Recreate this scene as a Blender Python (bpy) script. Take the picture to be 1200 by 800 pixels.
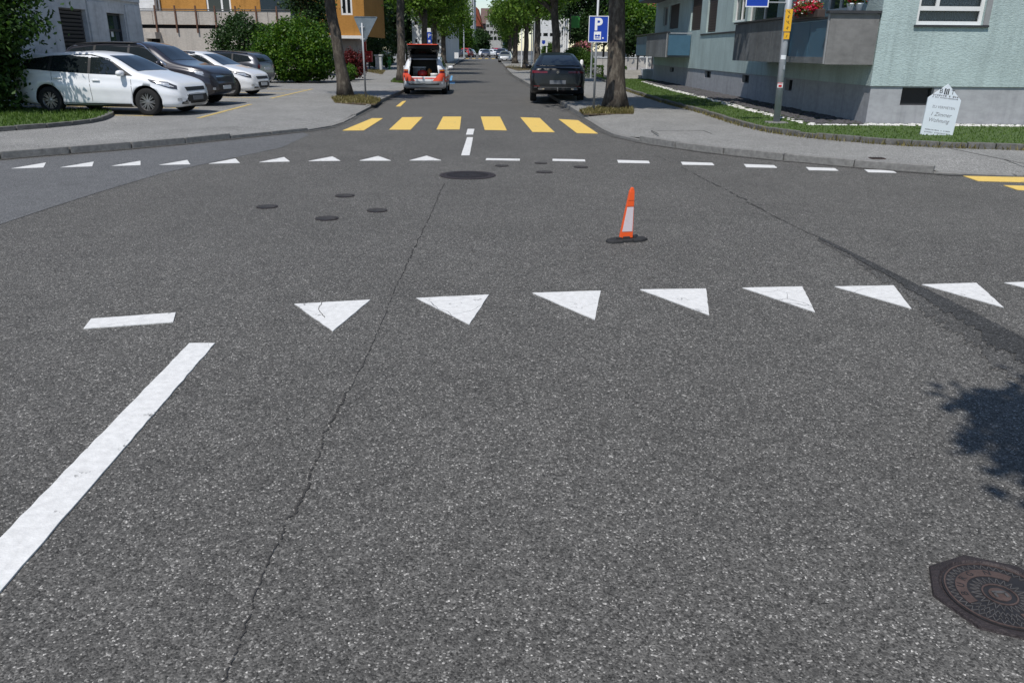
import bpy, bmesh, math, random
import numpy as np
from mathutils import Vector, Matrix
from mathutils.bvhtree import BVHTree

random.seed(7); rng = np.random.default_rng(7)
for o in list(bpy.data.objects): bpy.data.objects.remove(o)
scene = bpy.context.scene
C = scene.collection
R = math.radians

# ------------------------------------------------------------------ camera
FPX, YH, CAMH, ROLL = 919.0, 59.7, 1.7, R(.5)      # focal length in photo pixels, horizon row, eye height, roll
TH = math.atan((400 - YH) / FPX)
cd = bpy.data.cameras.new('camera'); cd.lens = 36 * FPX / 1200; cd.sensor_width = 36; cd.clip_start = .05; cd.clip_end = 6000
cam = bpy.data.objects.new('camera', cd); C.objects.link(cam)
CM = Matrix.Rotation(math.pi / 2 - TH, 3, 'X') @ Matrix.Rotation(ROLL, 3, 'Z')
cam.matrix_world = Matrix.Translation((0, 0, CAMH)) @ CM.to_4x4()
scene.camera = cam

# ------------------------------------------------------------------ sky, sun, exposure
SUN_EL, SUN_AZ = R(60), R(-22)                      # sun stands behind the camera and to its left
SUN = Vector((math.sin(SUN_AZ) * math.cos(SUN_EL), -math.cos(SUN_AZ) * math.cos(SUN_EL), math.sin(SUN_EL)))
w = bpy.data.worlds.new('World'); scene.world = w; w.use_nodes = True
nt = w.node_tree; bg = nt.nodes['Background']
sky = nt.nodes.new('ShaderNodeTexSky'); sky.sky_type = 'NISHITA'; sky.sun_disc = False
sky.sun_elevation = SUN_EL; sky.sun_rotation = math.atan2(SUN.x, SUN.y); sky.altitude = 400; sky.dust_density = .25; sky.ozone_density = 1.6
nt.links.new(sky.outputs[0], bg.inputs[0]); bg.inputs[1].default_value = .115
sl = bpy.data.lights.new('sun', 'SUN'); sl.energy = 4.2; sl.angle = R(.53); sl.color = (1, .96, .9)
so = bpy.data.objects.new('sun', sl); C.objects.link(so); so.rotation_euler = SUN.to_track_quat('Z', 'Y').to_euler(); so.location = (0, 0, 40)
vs = scene.view_settings; vs.view_transform = 'Standard'; vs.look = 'None'; vs.gamma = 1; vs.use_curve_mapping = False; vs.exposure = 0.0
scene.render.engine = 'CYCLES'

# ------------------------------------------------------------------ pixels of the photograph -> places
def ray(x, y): return CM @ Vector(((x - 600) / FPX, -(y - 400) / FPX, -1))
def G(x, y, z=0.):                                  # where the line of sight meets the level z
    d = ray(x, y); t = (z - CAMH) / d.z; return Vector((d.x * t, d.y * t, z))
def AT(x, y, D):                                    # where it meets the upright plane Y = D
    d = ray(x, y); t = D / d.y; return Vector((d.x * t, D, CAMH + d.z * t))
def ATX(x, y, X):                                   # where it meets the upright plane X = const
    d = ray(x, y); t = X / d.x; return Vector((X, d.y * t, CAMH + d.z * t))
def zr(Y): return max(0., Y - 85) * .005            # the street climbs a little far away

# ------------------------------------------------------------------ objects
def origin(p):
    v = Vector((0, 0, 0))
    while p: v += p.location; p = p.parent
    return v
def tag(o, label=None, cat=None, group=None, kind=None):
    if label: o['label'] = label
    if cat: o['category'] = cat
    if group: o['group'] = group
    if kind: o['kind'] = kind
    return o
def empty(name, loc=(0, 0, 0), rz=0, label=None, cat=None, group=None):
    o = bpy.data.objects.new(name, None); C.objects.link(o); o.location = loc; o.rotation_euler = (0, 0, rz); o.empty_display_size = .3
    return tag(o, label, cat, group)
def link(name, me, mat=None, parent=None, smooth=False):
    if mat is not None:
        for m in (mat if isinstance(mat, (list, tuple)) else [mat]): me.materials.append(m)
    if smooth: me.polygons.foreach_set('use_smooth', [True] * len(me.polygons))
    o = bpy.data.objects.new(name, me); C.objects.link(o)
    if parent: o.parent = parent
    return o
def copy_tree(o, parent=None):
    c = o.copy(); C.objects.link(c); c.parent = parent
    for ch in list(o.children):
        if ch is not c: copy_tree(ch, c)
    return c

class MB:
    def __init__(s): s.v = []; s.f = []; s.m = []; s.mi = 0
    def add(s, vs, fs):
        b = len(s.v); s.v += [tuple(v) for v in vs]
        for f in fs: s.f.append([i + b for i in f]); s.m.append(s.mi)
        return s
    def quad(s, *p): return s.add(p, [list(range(len(p)))])
    def box(s, c, d, rz=0, M=None):
        x, y, z = d[0] / 2, d[1] / 2, d[2] / 2
        vs = [Vector((a * x, b * y, e * z)) for e in (-1, 1) for a, b in ((-1, -1), (1, -1), (1, 1), (-1, 1))]
        if rz: M = Matrix.Rotation(rz, 3, 'Z')
        if M is not None: vs = [M @ v for v in vs]
        c = Vector(c); return s.add([v + c for v in vs], [(3, 2, 1, 0), (4, 5, 6, 7), (0, 1, 5, 4), (1, 2, 6, 5), (2, 3, 7, 6), (3, 0, 4, 7)])
    def span(s, a, b): return s.box([(a[i] + b[i]) / 2 for i in range(3)], [abs(b[i] - a[i]) for i in range(3)])
    def prism(s, poly, z0, z1):
        n = len(poly)
        a = sum(poly[i][0] * poly[(i + 1) % n][1] - poly[(i + 1) % n][0] * poly[i][1] for i in range(n))
        if a < 0: poly = poly[::-1]
        vs = [(p[0], p[1], z0) for p in poly] + [(p[0], p[1], z1) for p in poly]
        return s.add(vs, [list(range(n - 1, -1, -1)), list(range(n, 2 * n))] + [(i, (i + 1) % n, n + (i + 1) % n, n + i) for i in range(n)])
    def tube(s, pts, rad, n=8, cap=True):
        pts = [Vector(p) for p in pts]; k = len(pts)
        if not isinstance(rad, (list, tuple)): rad = [rad] * k
        vs = []; up = None
        for i, p in enumerate(pts):
            t = (pts[min(i + 1, k - 1)] - pts[max(i - 1, 0)]).normalized()
            if up is None: up = t.orthogonal().normalized()
            up = (up - t * up.dot(t)).normalized(); sd = t.cross(up)
            for j in range(n):
                a = 2 * math.pi * j / n; vs.append(p + (up * math.cos(a) + sd * math.sin(a)) * rad[i])
        fs = [(i * n + j, i * n + (j + 1) % n, (i + 1) * n + (j + 1) % n, (i + 1) * n + j) for i in range(k - 1) for j in range(n)]
        if cap: fs += [list(range(n - 1, -1, -1)), list(range((k - 1) * n, k * n))]
        return s.add(vs, fs)
    def lathe(s, prof, c=(0, 0, 0), n=16, axis='z', cap=True):
        vs = []
        for r, h in prof:
            for j in range(n):
                a = 2 * math.pi * j / n; p = (r * math.cos(a), r * math.sin(a), h)
                if axis == 'y': p = (p[0], p[2], p[1])
                if axis == 'x': p = (p[2], p[0], p[1])
                vs.append((p[0] + c[0], p[1] + c[1], p[2] + c[2]))
        k = len(prof)
        fs = [(i * n + j, i * n + (j + 1) % n, (i + 1) * n + (j + 1) % n, (i + 1) * n + j) for i in range(k - 1) for j in range(n)]
        if cap: fs += [list(range(n - 1, -1, -1)), list(range((k - 1) * n, k * n))]
        return s.add(vs, fs)
    def mesh(s, name, off=None, bevel=0):
        me = bpy.data.meshes.new(name)
        vs = s.v if off is None else [(v[0] - off[0], v[1] - off[1], v[2] - off[2]) for v in s.v]
        me.from_pydata(vs, [], s.f)
        if any(s.m): me.polygons.foreach_set('material_index', s.m)
        bm = bmesh.new(); bm.from_mesh(me); bmesh.ops.recalc_face_normals(bm, faces=bm.faces)
        if bevel: bmesh.ops.bevel(bm, geom=bm.edges[:], offset=bevel, segments=1, affect='EDGES')
        bm.to_mesh(me); bm.free()
        return me
    def build(s, name, mat=None, parent=None, smooth=False, local=False, bevel=0):
        off = origin(parent) if parent and not local else None
        return link(name, s.mesh(name, off, bevel), mat, parent, smooth)

def quads(name, V, mat=None, parent=None, off=None):      # V: (n,4,3) many loose leaf or blade faces in one mesh
    V = np.asarray(V, dtype=np.float32)
    if off is not None: V = V - np.array(off, dtype=np.float32)
    n, k = len(V), V.shape[1]
    me = bpy.data.meshes.new(name)
    me.vertices.add(n * k); me.vertices.foreach_set('co', V.reshape(-1))
    me.loops.add(n * k); me.loops.foreach_set('vertex_index', np.arange(n * k, dtype=np.int32))
    me.polygons.add(n); me.polygons.foreach_set('loop_start', np.arange(0, n * k, k, dtype=np.int32))
    me.polygons.foreach_set('loop_total', np.full(n, k, dtype=np.int32))
    me.update(calc_edges=True)
    if name is None: return me
    return link(name, me, mat, parent)

def text_mesh(txt, size, ext=.0, bold=0.):
    cu = bpy.data.curves.new('lettering', 'FONT'); cu.body = txt; cu.size = size; cu.align_x = 'CENTER'; cu.align_y = 'CENTER'; cu.extrude = ext; cu.offset = bold
    o = bpy.data.objects.new('lettering', cu); C.objects.link(o)
    dg = bpy.context.evaluated_depsgraph_get(); me = bpy.data.meshes.new_from_object(o.evaluated_get(dg)); me.materials.clear()
    bpy.data.objects.remove(o); return me

# ------------------------------------------------------------------ materials
def mat_base(name):
    m = bpy.data.materials.new(name); m.use_nodes = True; n = m.node_tree.nodes; return m, m.node_tree, n['Principled BSDF']
def N(t, typ, **kw):
    n = t.nodes.new(typ)
    for k, v in kw.items():
        if k in n.inputs.keys(): n.inputs[k].default_value = v
        else: setattr(n, k, v)
    return n
def ramp(t, src, stops):
    r = t.nodes.new('ShaderNodeValToRGB'); cr = r.color_ramp
    while len(cr.elements) < len(stops): cr.elements.new(.5)
    for e, (p, c) in zip(cr.elements, stops):
        e.position = p; e.color = (c, c, c, 1) if isinstance(c, (int, float)) else (*c, 1)
    t.links.new(src, r.inputs[0]); return r.outputs[0]
def mul(t, a, b, fac=1., mode='MULTIPLY'):
    m = t.nodes.new('ShaderNodeMix'); m.data_type = 'RGBA'; m.blend_type = mode
    for k, x in ((6, a), (7, b)):
        if isinstance(x, tuple): m.inputs[k].default_value = (*x, 1) if len(x) == 3 else x
        else: t.links.new(x, m.inputs[k])
    if isinstance(fac, (int, float)): m.inputs[0].default_value = fac
    else: t.links.new(fac, m.inputs[0])
    return m.outputs[2]
def simple(name, col, rough=.6, metal=0., var=.15, scale=6., bump=0., bscale=40., coat=0., spec=.5, world=False):
    m, t, b = mat_base(name)
    tc = t.nodes.new('ShaderNodeTexCoord')
    src = t.nodes.new('ShaderNodeNewGeometry').outputs['Position'] if world else tc.outputs['Object']
    if var:
        nz = N(t, 'ShaderNodeTexNoise', Scale=scale, Detail=6., Roughness=.65); t.links.new(src, nz.inputs['Vector'])
        c = mul(t, col, ramp(t, nz.outputs['Fac'], [(.25, 1 - var), (.75, 1 + var)]))
        t.links.new(c, b.inputs['Base Color'])
        t.links.new(ramp(t, nz.outputs['Fac'], [(.2, max(.02, rough - .08)), (.8, min(1, rough + .08))]), b.inputs['Roughness'])
    else:
        b.inputs['Base Color'].default_value = (*col, 1); b.inputs['Roughness'].default_value = rough
    b.inputs['Metallic'].default_value = metal; b.inputs['Coat Weight'].default_value = coat; b.inputs['Coat Roughness'].default_value = .04
    b.inputs['Specular IOR Level'].default_value = spec
    if bump:
        n2 = N(t, 'ShaderNodeTexNoise', Scale=bscale, Detail=4.); t.links.new(src, n2.inputs['Vector'])
        bp = N(t, 'ShaderNodeBump', Strength=bump, Distance=.02); t.links.new(n2.outputs['Fac'], bp.inputs['Height']); t.links.new(bp.outputs[0], b.inputs['Normal'])
    return m
def asphalt(name, lo, mid, hi, cells=125., tint=(1, 1, 1), patch=.12, bump=.5, bright=.93):
    m, t, b = mat_base(name)
    pos = t.nodes.new('ShaderNodeNewGeometry').outputs['Position']
    def vor(sc):
        v = N(t, 'ShaderNodeTexVoronoi', Scale=sc); t.links.new(pos, v.inputs['Vector']); s = t.nodes.new('ShaderNodeSeparateColor'); t.links.new(v.outputs['Color'], s.inputs[0]); return v, s
    v1, s1 = vor(cells); v2, s2 = vor(cells * .45)
    c = ramp(t, s1.outputs[0], [(0, lo), (.35, mid * .8), (.75, mid * 1.15), (bright, mid * 1.5), (1, hi)])
    c2 = ramp(t, s2.outputs[1], [(0, .62), (.3, .9), (.6, 1), (.9, 1.15), (1, 1.65)])
    c = mul(t, c, c2)
    nz = N(t, 'ShaderNodeTexNoise', Scale=.55, Detail=7., Roughness=.6); t.links.new(pos, nz.inputs['Vector'])
    c = mul(t, c, ramp(t, nz.outputs['Fac'], [(.3, 1 - patch), (.7, 1 + patch)]))
    nb = N(t, 'ShaderNodeTexNoise', Scale=4.5, Detail=5., Roughness=.7); t.links.new(pos, nb.inputs['Vector'])
    c = mul(t, c, ramp(t, nb.outputs['Fac'], [(.25, .86), (.75, 1.12)]))
    no = N(t, 'ShaderNodeTexNoise', Scale=1.7, Detail=6., Roughness=.7, Distortion=.6); t.links.new(pos, no.inputs['Vector'])
    c = mul(t, c, ramp(t, no.outputs['Fac'], [(.56, 1), (.66, .90), (.8, .84)]))
    c = mul(t, c, tint); t.links.new(c, b.inputs['Base Color'])
    b.inputs['Roughness'].default_value = .82; b.inputs['Specular IOR Level'].default_value = .35
    bp = N(t, 'ShaderNodeBump', Strength=bump, Distance=.006); t.links.new(v1.outputs['Distance'], bp.inputs['Height']); bp.invert = True
    t.links.new(bp.outputs[0], b.inputs['Normal'])
    return m
def road_paint(name, col, wear=.52, under=.1):
    m, t, b = mat_base(name)
    pos = t.nodes.new('ShaderNodeNewGeometry').outputs['Position']
    nz = N(t, 'ShaderNodeTexNoise', Scale=5., Detail=9., Roughness=.75); t.links.new(pos, nz.inputs['Vector'])
    v = N(t, 'ShaderNodeTexVoronoi', Scale=90.); t.links.new(pos, v.inputs['Vector'])
    sp = t.nodes.new('ShaderNodeSeparateColor'); t.links.new(v.outputs['Color'], sp.inputs[0])
    ma = N(t, 'ShaderNodeMath', operation='MULTIPLY_ADD'); t.links.new(sp.outputs[0], ma.inputs[0]); ma.inputs[1].default_value = .13; t.links.new(nz.outputs['Fac'], ma.inputs[2])
    fac = ramp(t, ma.outputs[0], [(wear + .14, 0), (wear + .20, 1)])
    vc = N(t, 'ShaderNodeTexVoronoi', Scale=3.2, feature='DISTANCE_TO_EDGE'); 
    nw = N(t, 'ShaderNodeTexNoise', Scale=3., Detail=6.); t.links.new(pos, nw.inputs['Vector'])
    mv = mul(t, pos, nw.outputs['Color'], .12, 'MIX'); t.links.new(mv, vc.inputs['Vector'])
    crack = ramp(t, vc.outputs['Distance'], [(.002, 1), (.008, 0)])
    n3 = N(t, 'ShaderNodeTexNoise', Scale=1.3, Detail=2.); t.links.new(pos, n3.inputs['Vector'])
    crack = mul(t, crack, ramp(t, n3.outputs['Fac'], [(.57, 0), (.63, 1)]))
    n2 = N(t, 'ShaderNodeTexNoise', Scale=26., Detail=5.); t.links.new(pos, n2.inputs['Vector'])
    c = mul(t, col, ramp(t, n2.outputs['Fac'], [(.3, .86), (.7, 1.05)]))
    c = mul(t, c, (under, under, under), fac, 'MIX'); c = mul(t, c, (.12, .12, .12), crack, 'MIX')
    t.links.new(c, b.inputs['Base Color']); b.inputs['Roughness'].default_value = .7
    bp = N(t, 'ShaderNodeBump', Strength=.25, Distance=.004); t.links.new(v.outputs['Distance'], bp.inputs['Height']); t.links.new(bp.outputs[0], b.inputs['Normal'])
    return m
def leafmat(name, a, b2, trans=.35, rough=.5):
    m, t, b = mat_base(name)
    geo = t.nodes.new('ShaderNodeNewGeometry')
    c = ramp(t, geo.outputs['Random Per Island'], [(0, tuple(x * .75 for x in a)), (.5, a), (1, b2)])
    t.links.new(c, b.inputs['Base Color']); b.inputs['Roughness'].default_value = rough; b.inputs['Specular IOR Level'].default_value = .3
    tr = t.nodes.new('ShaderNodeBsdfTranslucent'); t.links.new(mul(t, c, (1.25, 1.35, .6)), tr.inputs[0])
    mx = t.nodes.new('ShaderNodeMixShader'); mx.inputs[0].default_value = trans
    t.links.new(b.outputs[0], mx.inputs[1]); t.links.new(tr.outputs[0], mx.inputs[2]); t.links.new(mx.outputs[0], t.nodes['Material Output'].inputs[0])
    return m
def bark(name, a, b2, sc=7.):
    m, t, b = mat_base(name); tc = t.nodes.new('ShaderNodeTexCoord').outputs['Object']
    mp = N(t, 'ShaderNodeMapping'); mp.inputs['Scale'].default_value = (1, 1, .4); t.links.new(tc, mp.inputs[0])
    nz = N(t, 'ShaderNodeTexNoise', Scale=sc, Detail=8., Roughness=.7); t.links.new(mp.outputs[0], nz.inputs['Vector'])
    t.links.new(ramp(t, nz.outputs['Fac'], [(.3, tuple(x * .6 for x in a)), (.48, a), (.62, b2), (.75, tuple(x * 1.2 for x in b2))]), b.inputs['Base Color'])
    b.inputs['Roughness'].default_value = .9
    bp = N(t, 'ShaderNodeBump', Strength=.8, Distance=.04); t.links.new(nz.outputs['Fac'], bp.inputs['Height']); t.links.new(bp.outputs[0], b.inputs['Normal'])
    return m
def glass(name, col=(.012, .016, .018), rough=.04):
    m, t, b = mat_base(name); b.inputs['Base Color'].default_value = (*col, 1); b.inputs['Roughness'].default_value = rough
    b.inputs['Specular IOR Level'].default_value = .55; b.inputs['Coat Weight'].default_value = .3; b.inputs['Coat Roughness'].default_value = .02; return m
def clear_glass(name):
    m, t, b = mat_base(name); gl = N(t, 'ShaderNodeBsdfGlossy', Roughness=.02); tr = N(t, 'ShaderNodeBsdfTransparent'); tr.inputs[0].default_value = (.75, .8, .78, 1)
    fr = N(t, 'ShaderNodeFresnel', IOR=1.45); mx = t.nodes.new('ShaderNodeMixShader')
    t.links.new(fr.outputs[0], mx.inputs[0]); t.links.new(tr.outputs[0], mx.inputs[1]); t.links.new(gl.outputs[0], mx.inputs[2]); t.links.new(mx.outputs[0], t.nodes['Material Output'].inputs[0]); return m
def stucco(name, col, scale=38., strength=.9, var=.12):
    m, t, b = mat_base(name); pos = t.nodes.new('ShaderNodeNewGeometry').outputs['Position']
    mp = N(t, 'ShaderNodeMapping'); mp.inputs['Scale'].default_value = (.6, .6, 1.1); t.links.new(pos, mp.inputs[0])
    nz = N(t, 'ShaderNodeTexNoise', Scale=scale, Detail=5., Roughness=.6); t.links.new(mp.outputs[0], nz.inputs['Vector'])
    nl = N(t, 'ShaderNodeTexNoise', Scale=1.1, Detail=6.); t.links.new(pos, nl.inputs['Vector'])
    c = mul(t, col, ramp(t, nl.outputs['Fac'], [(.3, 1 - var), (.7, 1 + var * .6)]))
    c = mul(t, c, ramp(t, nz.outputs['Fac'], [(.3, .86), (.6, 1.04)]))
    ms = N(t, 'ShaderNodeMapping'); ms.inputs['Scale'].default_value = (3.2, 3.2, .18); t.links.new(pos, ms.inputs[0])
    ns = N(t, 'ShaderNodeTexNoise', Scale=1.6, Detail=7., Roughness=.65); t.links.new(ms.outputs[0], ns.inputs['Vector'])
    c = mul(t, c, ramp(t, ns.outputs['Fac'], [(.28, .80), (.5, 1), (.75, 1.05)])); t.links.new(c, b.inputs['Base Color'])
    b.inputs['Roughness'].default_value = .9; b.inputs['Specular IOR Level'].default_value = .2
    bp = N(t, 'ShaderNodeBump', Strength=strength, Distance=.03); t.links.new(nz.outputs['Fac'], bp.inputs['Height']); t.links.new(bp.outputs[0], b.inputs['Normal'])
    return m

M = dict(
    road=asphalt('asphalt_road', .03, .099, .40, 165, (1.045, 1.005, .935), .10), road2=asphalt('asphalt_bluish', .07, .122, .22, 190, (.985, 1, 1.02), .06, .3),
    tar=asphalt('asphalt_dark', .012, .042, .13, 150, (1, 1, 1), .3, .5), pave=asphalt('asphalt_pavement', .14, .235, .40, 150, (1.0, .985, .94), .14, .35),
    kerb=simple('granite_kerb', (.2, .195, .185), .85, var=.35, scale=14, bump=.4, bscale=60, world=True), kerbd=simple('granite_dark', (.125, .122, .115), .9, var=.45, scale=9, bump=.5, bscale=50, world=True),
    white=road_paint('white_road_paint', (.67, .665, .65), .56), yellow=road_paint('yellow_road_paint', (.73, .50, .125), .58), yel2=road_paint('faded_yellow_paint', (.55, .40, .13), .50, .16),
    bluep=road_paint('blue_road_paint', (.12, .35, .6), .47), crack=simple('crack_dirt', (.036, .034, .032), .95, var=.3, scale=30),
    tar2=asphalt('asphalt_stained', .022, .07, .28, 160, (1.03, 1, .95), .3, .5), gutter=asphalt('gutter_dirt', .03, .085, .2, 120, (1.03, 1, .94), .3, .3), soil=simple('soil', (.10, .075, .05), .95, var=.4, scale=9, bump=.6, bscale=30, world=True), turf=simple('turf', (.055, .095, .02), .95, var=.35, scale=5, bump=.6, bscale=50, world=True),
    drygrass=leafmat('dry_grass', (.15, .13, .045), (.24, .2, .09), .2), grass=leafmat('grass_blades', (.075, .135, .022), (.13, .2, .04), .3),
    iron=simple('cast_iron', (.045, .036, .037), .62, .4, .4, 9, .5, 60), ironr=simple('rusty_iron', (.085, .058, .052), .75, .3, .4, 14, .4, 60), irond=simple('dark_iron', (.03, .029, .032), .6, .4, .3, 20), ironw=simple('worn_iron_edge', (.14, .13, .125), .5, .5, .35, 30),
    orange=simple('orange_plastic', (.85, .11, .02), .45, var=.06), reflect=simple('reflective_white', (.66, .58, .60), .4, var=.08, scale=60), rubber=simple('black_rubber', (.02, .02, .021), .8, var=.25, scale=12, bump=.2),
    mint=stucco('mint_roughcast', (.42, .51, .50), 34., .5), plinth=stucco('plinth_render', (.37, .375, .39), 7, .03, .06), conc=stucco('concrete', (.20, .195, .19), 9, .1, .2), concd=stucco('weathered_concrete', (.17, .175, .18), 9, .3, .25),  # plain concrete is darkened to carry the balcony end panel's shade
    bpanel=simple('blue_sheet', (.055, .125, .185), .4, var=.12, scale=3), dkbrown=simple('brown_wood', (.06, .042, .036), .6, var=.25, scale=9), darkm=simple('dark_metal', (.05, .05, .053), .5, .3, .2), frame=simple('white_frame', (.72, .72, .71), .4, var=.06),
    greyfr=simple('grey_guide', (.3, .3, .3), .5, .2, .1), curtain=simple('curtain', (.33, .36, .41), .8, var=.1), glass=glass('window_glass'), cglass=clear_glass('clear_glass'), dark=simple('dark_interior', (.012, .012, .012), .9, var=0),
    galv=simple('galvanised_steel', (.36, .38, .40), .5, .2, .15, 7), signblue=simple('sign_blue', (.005, .045, .36), .4, var=.05), signwhite=simple('sign_white', (.78, .79, .8), .4, var=.04), signgrey=simple('sign_back', (.20, .235, .26), .4, .5, .3, 3), black=simple('black_print', (.02, .02, .022), .6, var=0),
    grey_print=simple('grey_print', (.2, .2, .22), .6, var=0), yplate=simple('yellow_plate', (.78, .42, .02), .45, var=.08), red=simple('red_paint', (.45, .018, .018), .4, var=.1), board=simple('white_board', (.70, .75, .80), .5, var=.03), green=simple('green_plastic', (.035, .2, .035), .4, var=.08),
    bark=bark('plane_bark', (.065, .053, .042), (.14, .122, .098), 9.), barkd=bark('dark_bark', (.05, .042, .034), (.10, .085, .07)),
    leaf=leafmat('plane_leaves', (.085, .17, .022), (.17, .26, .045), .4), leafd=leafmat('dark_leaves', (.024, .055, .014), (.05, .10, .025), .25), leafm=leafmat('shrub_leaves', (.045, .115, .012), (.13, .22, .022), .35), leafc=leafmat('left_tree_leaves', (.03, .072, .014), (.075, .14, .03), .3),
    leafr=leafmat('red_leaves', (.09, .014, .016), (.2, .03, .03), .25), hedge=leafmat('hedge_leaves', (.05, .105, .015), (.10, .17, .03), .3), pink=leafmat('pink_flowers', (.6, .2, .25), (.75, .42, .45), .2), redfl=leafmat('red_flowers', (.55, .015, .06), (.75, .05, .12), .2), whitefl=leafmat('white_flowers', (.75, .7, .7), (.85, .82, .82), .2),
    pebw=simple('white_pebbles', (.58, .57, .54), .8, var=.25, scale=9), pebd=simple('dark_gravel', (.07, .066, .07), .85, var=.5, scale=20), pebg=simple('gravel_bed', (.05, .048, .05), .95, var=.4, scale=12, bump=.8, bscale=40, world=True),
    lconc=stucco('grey_wall', (.64, .64, .64), 6, .12, .12), beige=stucco('beige_wall', (.44, .40, .355), 14, .25, .08), ochre=stucco('ochre_wall', (.42, .21, .055), 16, .25, .08), wwall=stucco('white_wall', (.66, .67, .67), 8, .2, .06), tilered=stucco('tile_red', (.26, .075, .045), 5, .3, .15), brick=stucco('brown_roof', (.14, .095, .085), 4, .3, .2), pale=stucco('pale_wall', (.50, .52, .53), 4, .2, .08), offc=stucco('office_wall', (.42, .42, .40), 4, .2, .08),
    louvre=simple('louvre', (.14, .14, .145), .5, .3, .12), rust=simple('rusty_post', (.14, .07, .045), .8, .2, .3, 12), glassb=glass('blueish_glass', (.03, .045, .055)),
    sand=asphalt('forecourt', .17, .3, .42, 60, (1, .94, .88), .08, .2), stone=stucco('stone_wall', (.40, .385, .36), 7, .3, .15),
)

# ================================================================== SETTING
PZ = .12                                            # pavement level
ground = MB().quad((-1500, -300, -.08), (1500, -300, -.08), (1500, 2600, -.08), (-1500, 2600, -.08)).build('ground', M['soil']); tag(ground, kind='structure')
road = MB().quad((-45, -30, 0), (60, -30, 0), (60, 85, 0), (-45, 85, 0)).quad((-45, 85, 0), (60, 85, 0), (60, 420, zr(420)), (-45, 420, zr(420))).build('road', M['road']); tag(road, kind='structure')

LK = [Vector((-24, -5.5, 0))] + [G(*p) for p in ((0, 187), (100, 179), (200, 170.5), (300, 160), (360, 153.8), (385, 150), (402, 145), (426, 132), (445, 121.8), (455, 117), (473, 108.5))]
LK += [Vector((-5.05, 46, 0)), Vector((-6.4, 85, 0)), Vector((-10.5, 200, zr(200)))]
RK = [Vector((-4.7, 200, zr(200))), Vector((-.95, 85, 0))] + [G(*p) for p in ((601, 89.5), (619, 100.5), (650, 118), (670, 131), (689, 142.5), (705, 153), (724, 161.5), (767, 170.3), (819, 177.8), (884, 185.3), (966, 193.3), (1061, 201.2), (1107, 204.6), (1200, 207.5))]
RK += [Vector((15, 11.1, 0)), Vector((45, 9.5, 0))]
def kerb_z_left(p):                                 # lowered where people cross
    return PZ if p.y < 16 or p.y > 25.5 else (.03 if 17.6 < p.y < 21.5 else .075)
def kerb_z_right(p):
    if p.y > 60: return PZ
    if 16.5 < p.y < 22 and p.x < 3: return .05
    return .025 if p.x > 6.5 else (.07 if p.x > 6.15 else PZ)
unit = MB().box((0, 0, -.5), (1, 1, 1)).mesh('kerb_stone', bevel=.03)
unit_e = unit.copy(); unit_e.name = 'edging_stone'
unit.materials.append(M['kerb']); unit_e.materials.append(M['kerbd'])
def walk(pts, step):
    out = []; carry = 0.
    for a, b in zip(pts, pts[1:]):
        L = (b - a).length; d = (b - a) / L; s = carry
        while s < L: out.append(a + d * s); s += step
        carry = s - L
    return out
def kerb(parent, pts, zf, step, width, depth, me, side, jit=.006, ymax=1e9):
    w_ = walk(pts, step)
    for a, b in zip(w_, w_[1:]):
        if a.y > ymax: continue
        d = (b - a); L = d.length; n = Vector((-d.y, d.x, 0)).normalized() * side
        c = (a + b) / 2 + n * width / 2
        o = bpy.data.objects.new(me.name.split('.')[0], me); C.objects.link(o); o.parent = parent
        o.location = (c.x, c.y, c.z + zf(c) + random.uniform(-jit, jit)); o.rotation_euler = (0, 0, math.atan2(d.y, d.x) + random.uniform(-.006, .006)); o.scale = (L - random.uniform(.012, .03), width, depth)
def pavement(name, line, zf, side, inner, far):     # slab behind the kerb: sloping margin, then level
    mb = MB(); k = len(line); ins = []; edge = []
    for i, p in enumerate(line):
        d = (line[min(i + 1, k - 1)] - line[max(i - 1, 0)]).normalized(); n = Vector((-d.y, d.x, 0)) * side
        e = p + n * .1; edge.append(Vector((e.x, e.y, p.z + zf(p) - .012))); q = p + n * 1.1; ins.append(Vector((q.x, q.y, p.z + PZ)))
    for i in range(k - 1): mb.quad(edge[i], edge[i + 1], ins[i + 1], ins[i])
    near = [q for q in ins if q.y <= 85.5]; mb.add(near + inner, [list(range(len(near) + len(inner)))])
    mb.add(far(ins), [[0, 1, 2, 3]])
    o = mb.build(name, M['pave']); tag(o, kind='structure'); return o
lp = pavement('left_pavement', LK, kerb_z_left, 1, [Vector((-45, 85, PZ)), Vector((-45, -5.5, PZ))], lambda s: [s[-2], s[-1], Vector((-45, 200, zr(200) + PZ)), Vector((-45, 85, PZ))])
rp = pavement('right_pavement', RK, kerb_z_right, 1, [Vector((60, 9.6, PZ)), Vector((60, 85, PZ))], lambda s: [s[0], s[1], Vector((60, 85, PZ)), Vector((60, 200, zr(200) + PZ))])
kerb(lp, LK, kerb_z_left, 1.05, .16, .25, unit, 1, ymax=75)
kerb(rp, RK, kerb_z_right, 1.15, .16, .25, unit, 1, ymax=1e9)
for o in list(rp.children):
    if o.location.y > 78: bpy.data.objects.remove(o)

# the bluish strip of newer asphalt on the left
P2 = [G(*p, .004) for p in ((-260, 345), (-60, 284), (0, 263), (60, 243), (120, 224), (190, 203), (250, 190), (330, 173), (362, 158), (355, 155.5))] + [p + Vector((.35, -.4, .004)) for p in LK[5:0:-1]]
P2 = P2[:10] + [G(*p, .004) for p in ((300, 161.5), (200, 172), (100, 180.5), (0, 188.5), (-150, 200), (-330, 216))]
MB().add(P2, [list(range(len(P2)))]).build('asphalt_patch', M['road2'], road)
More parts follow.
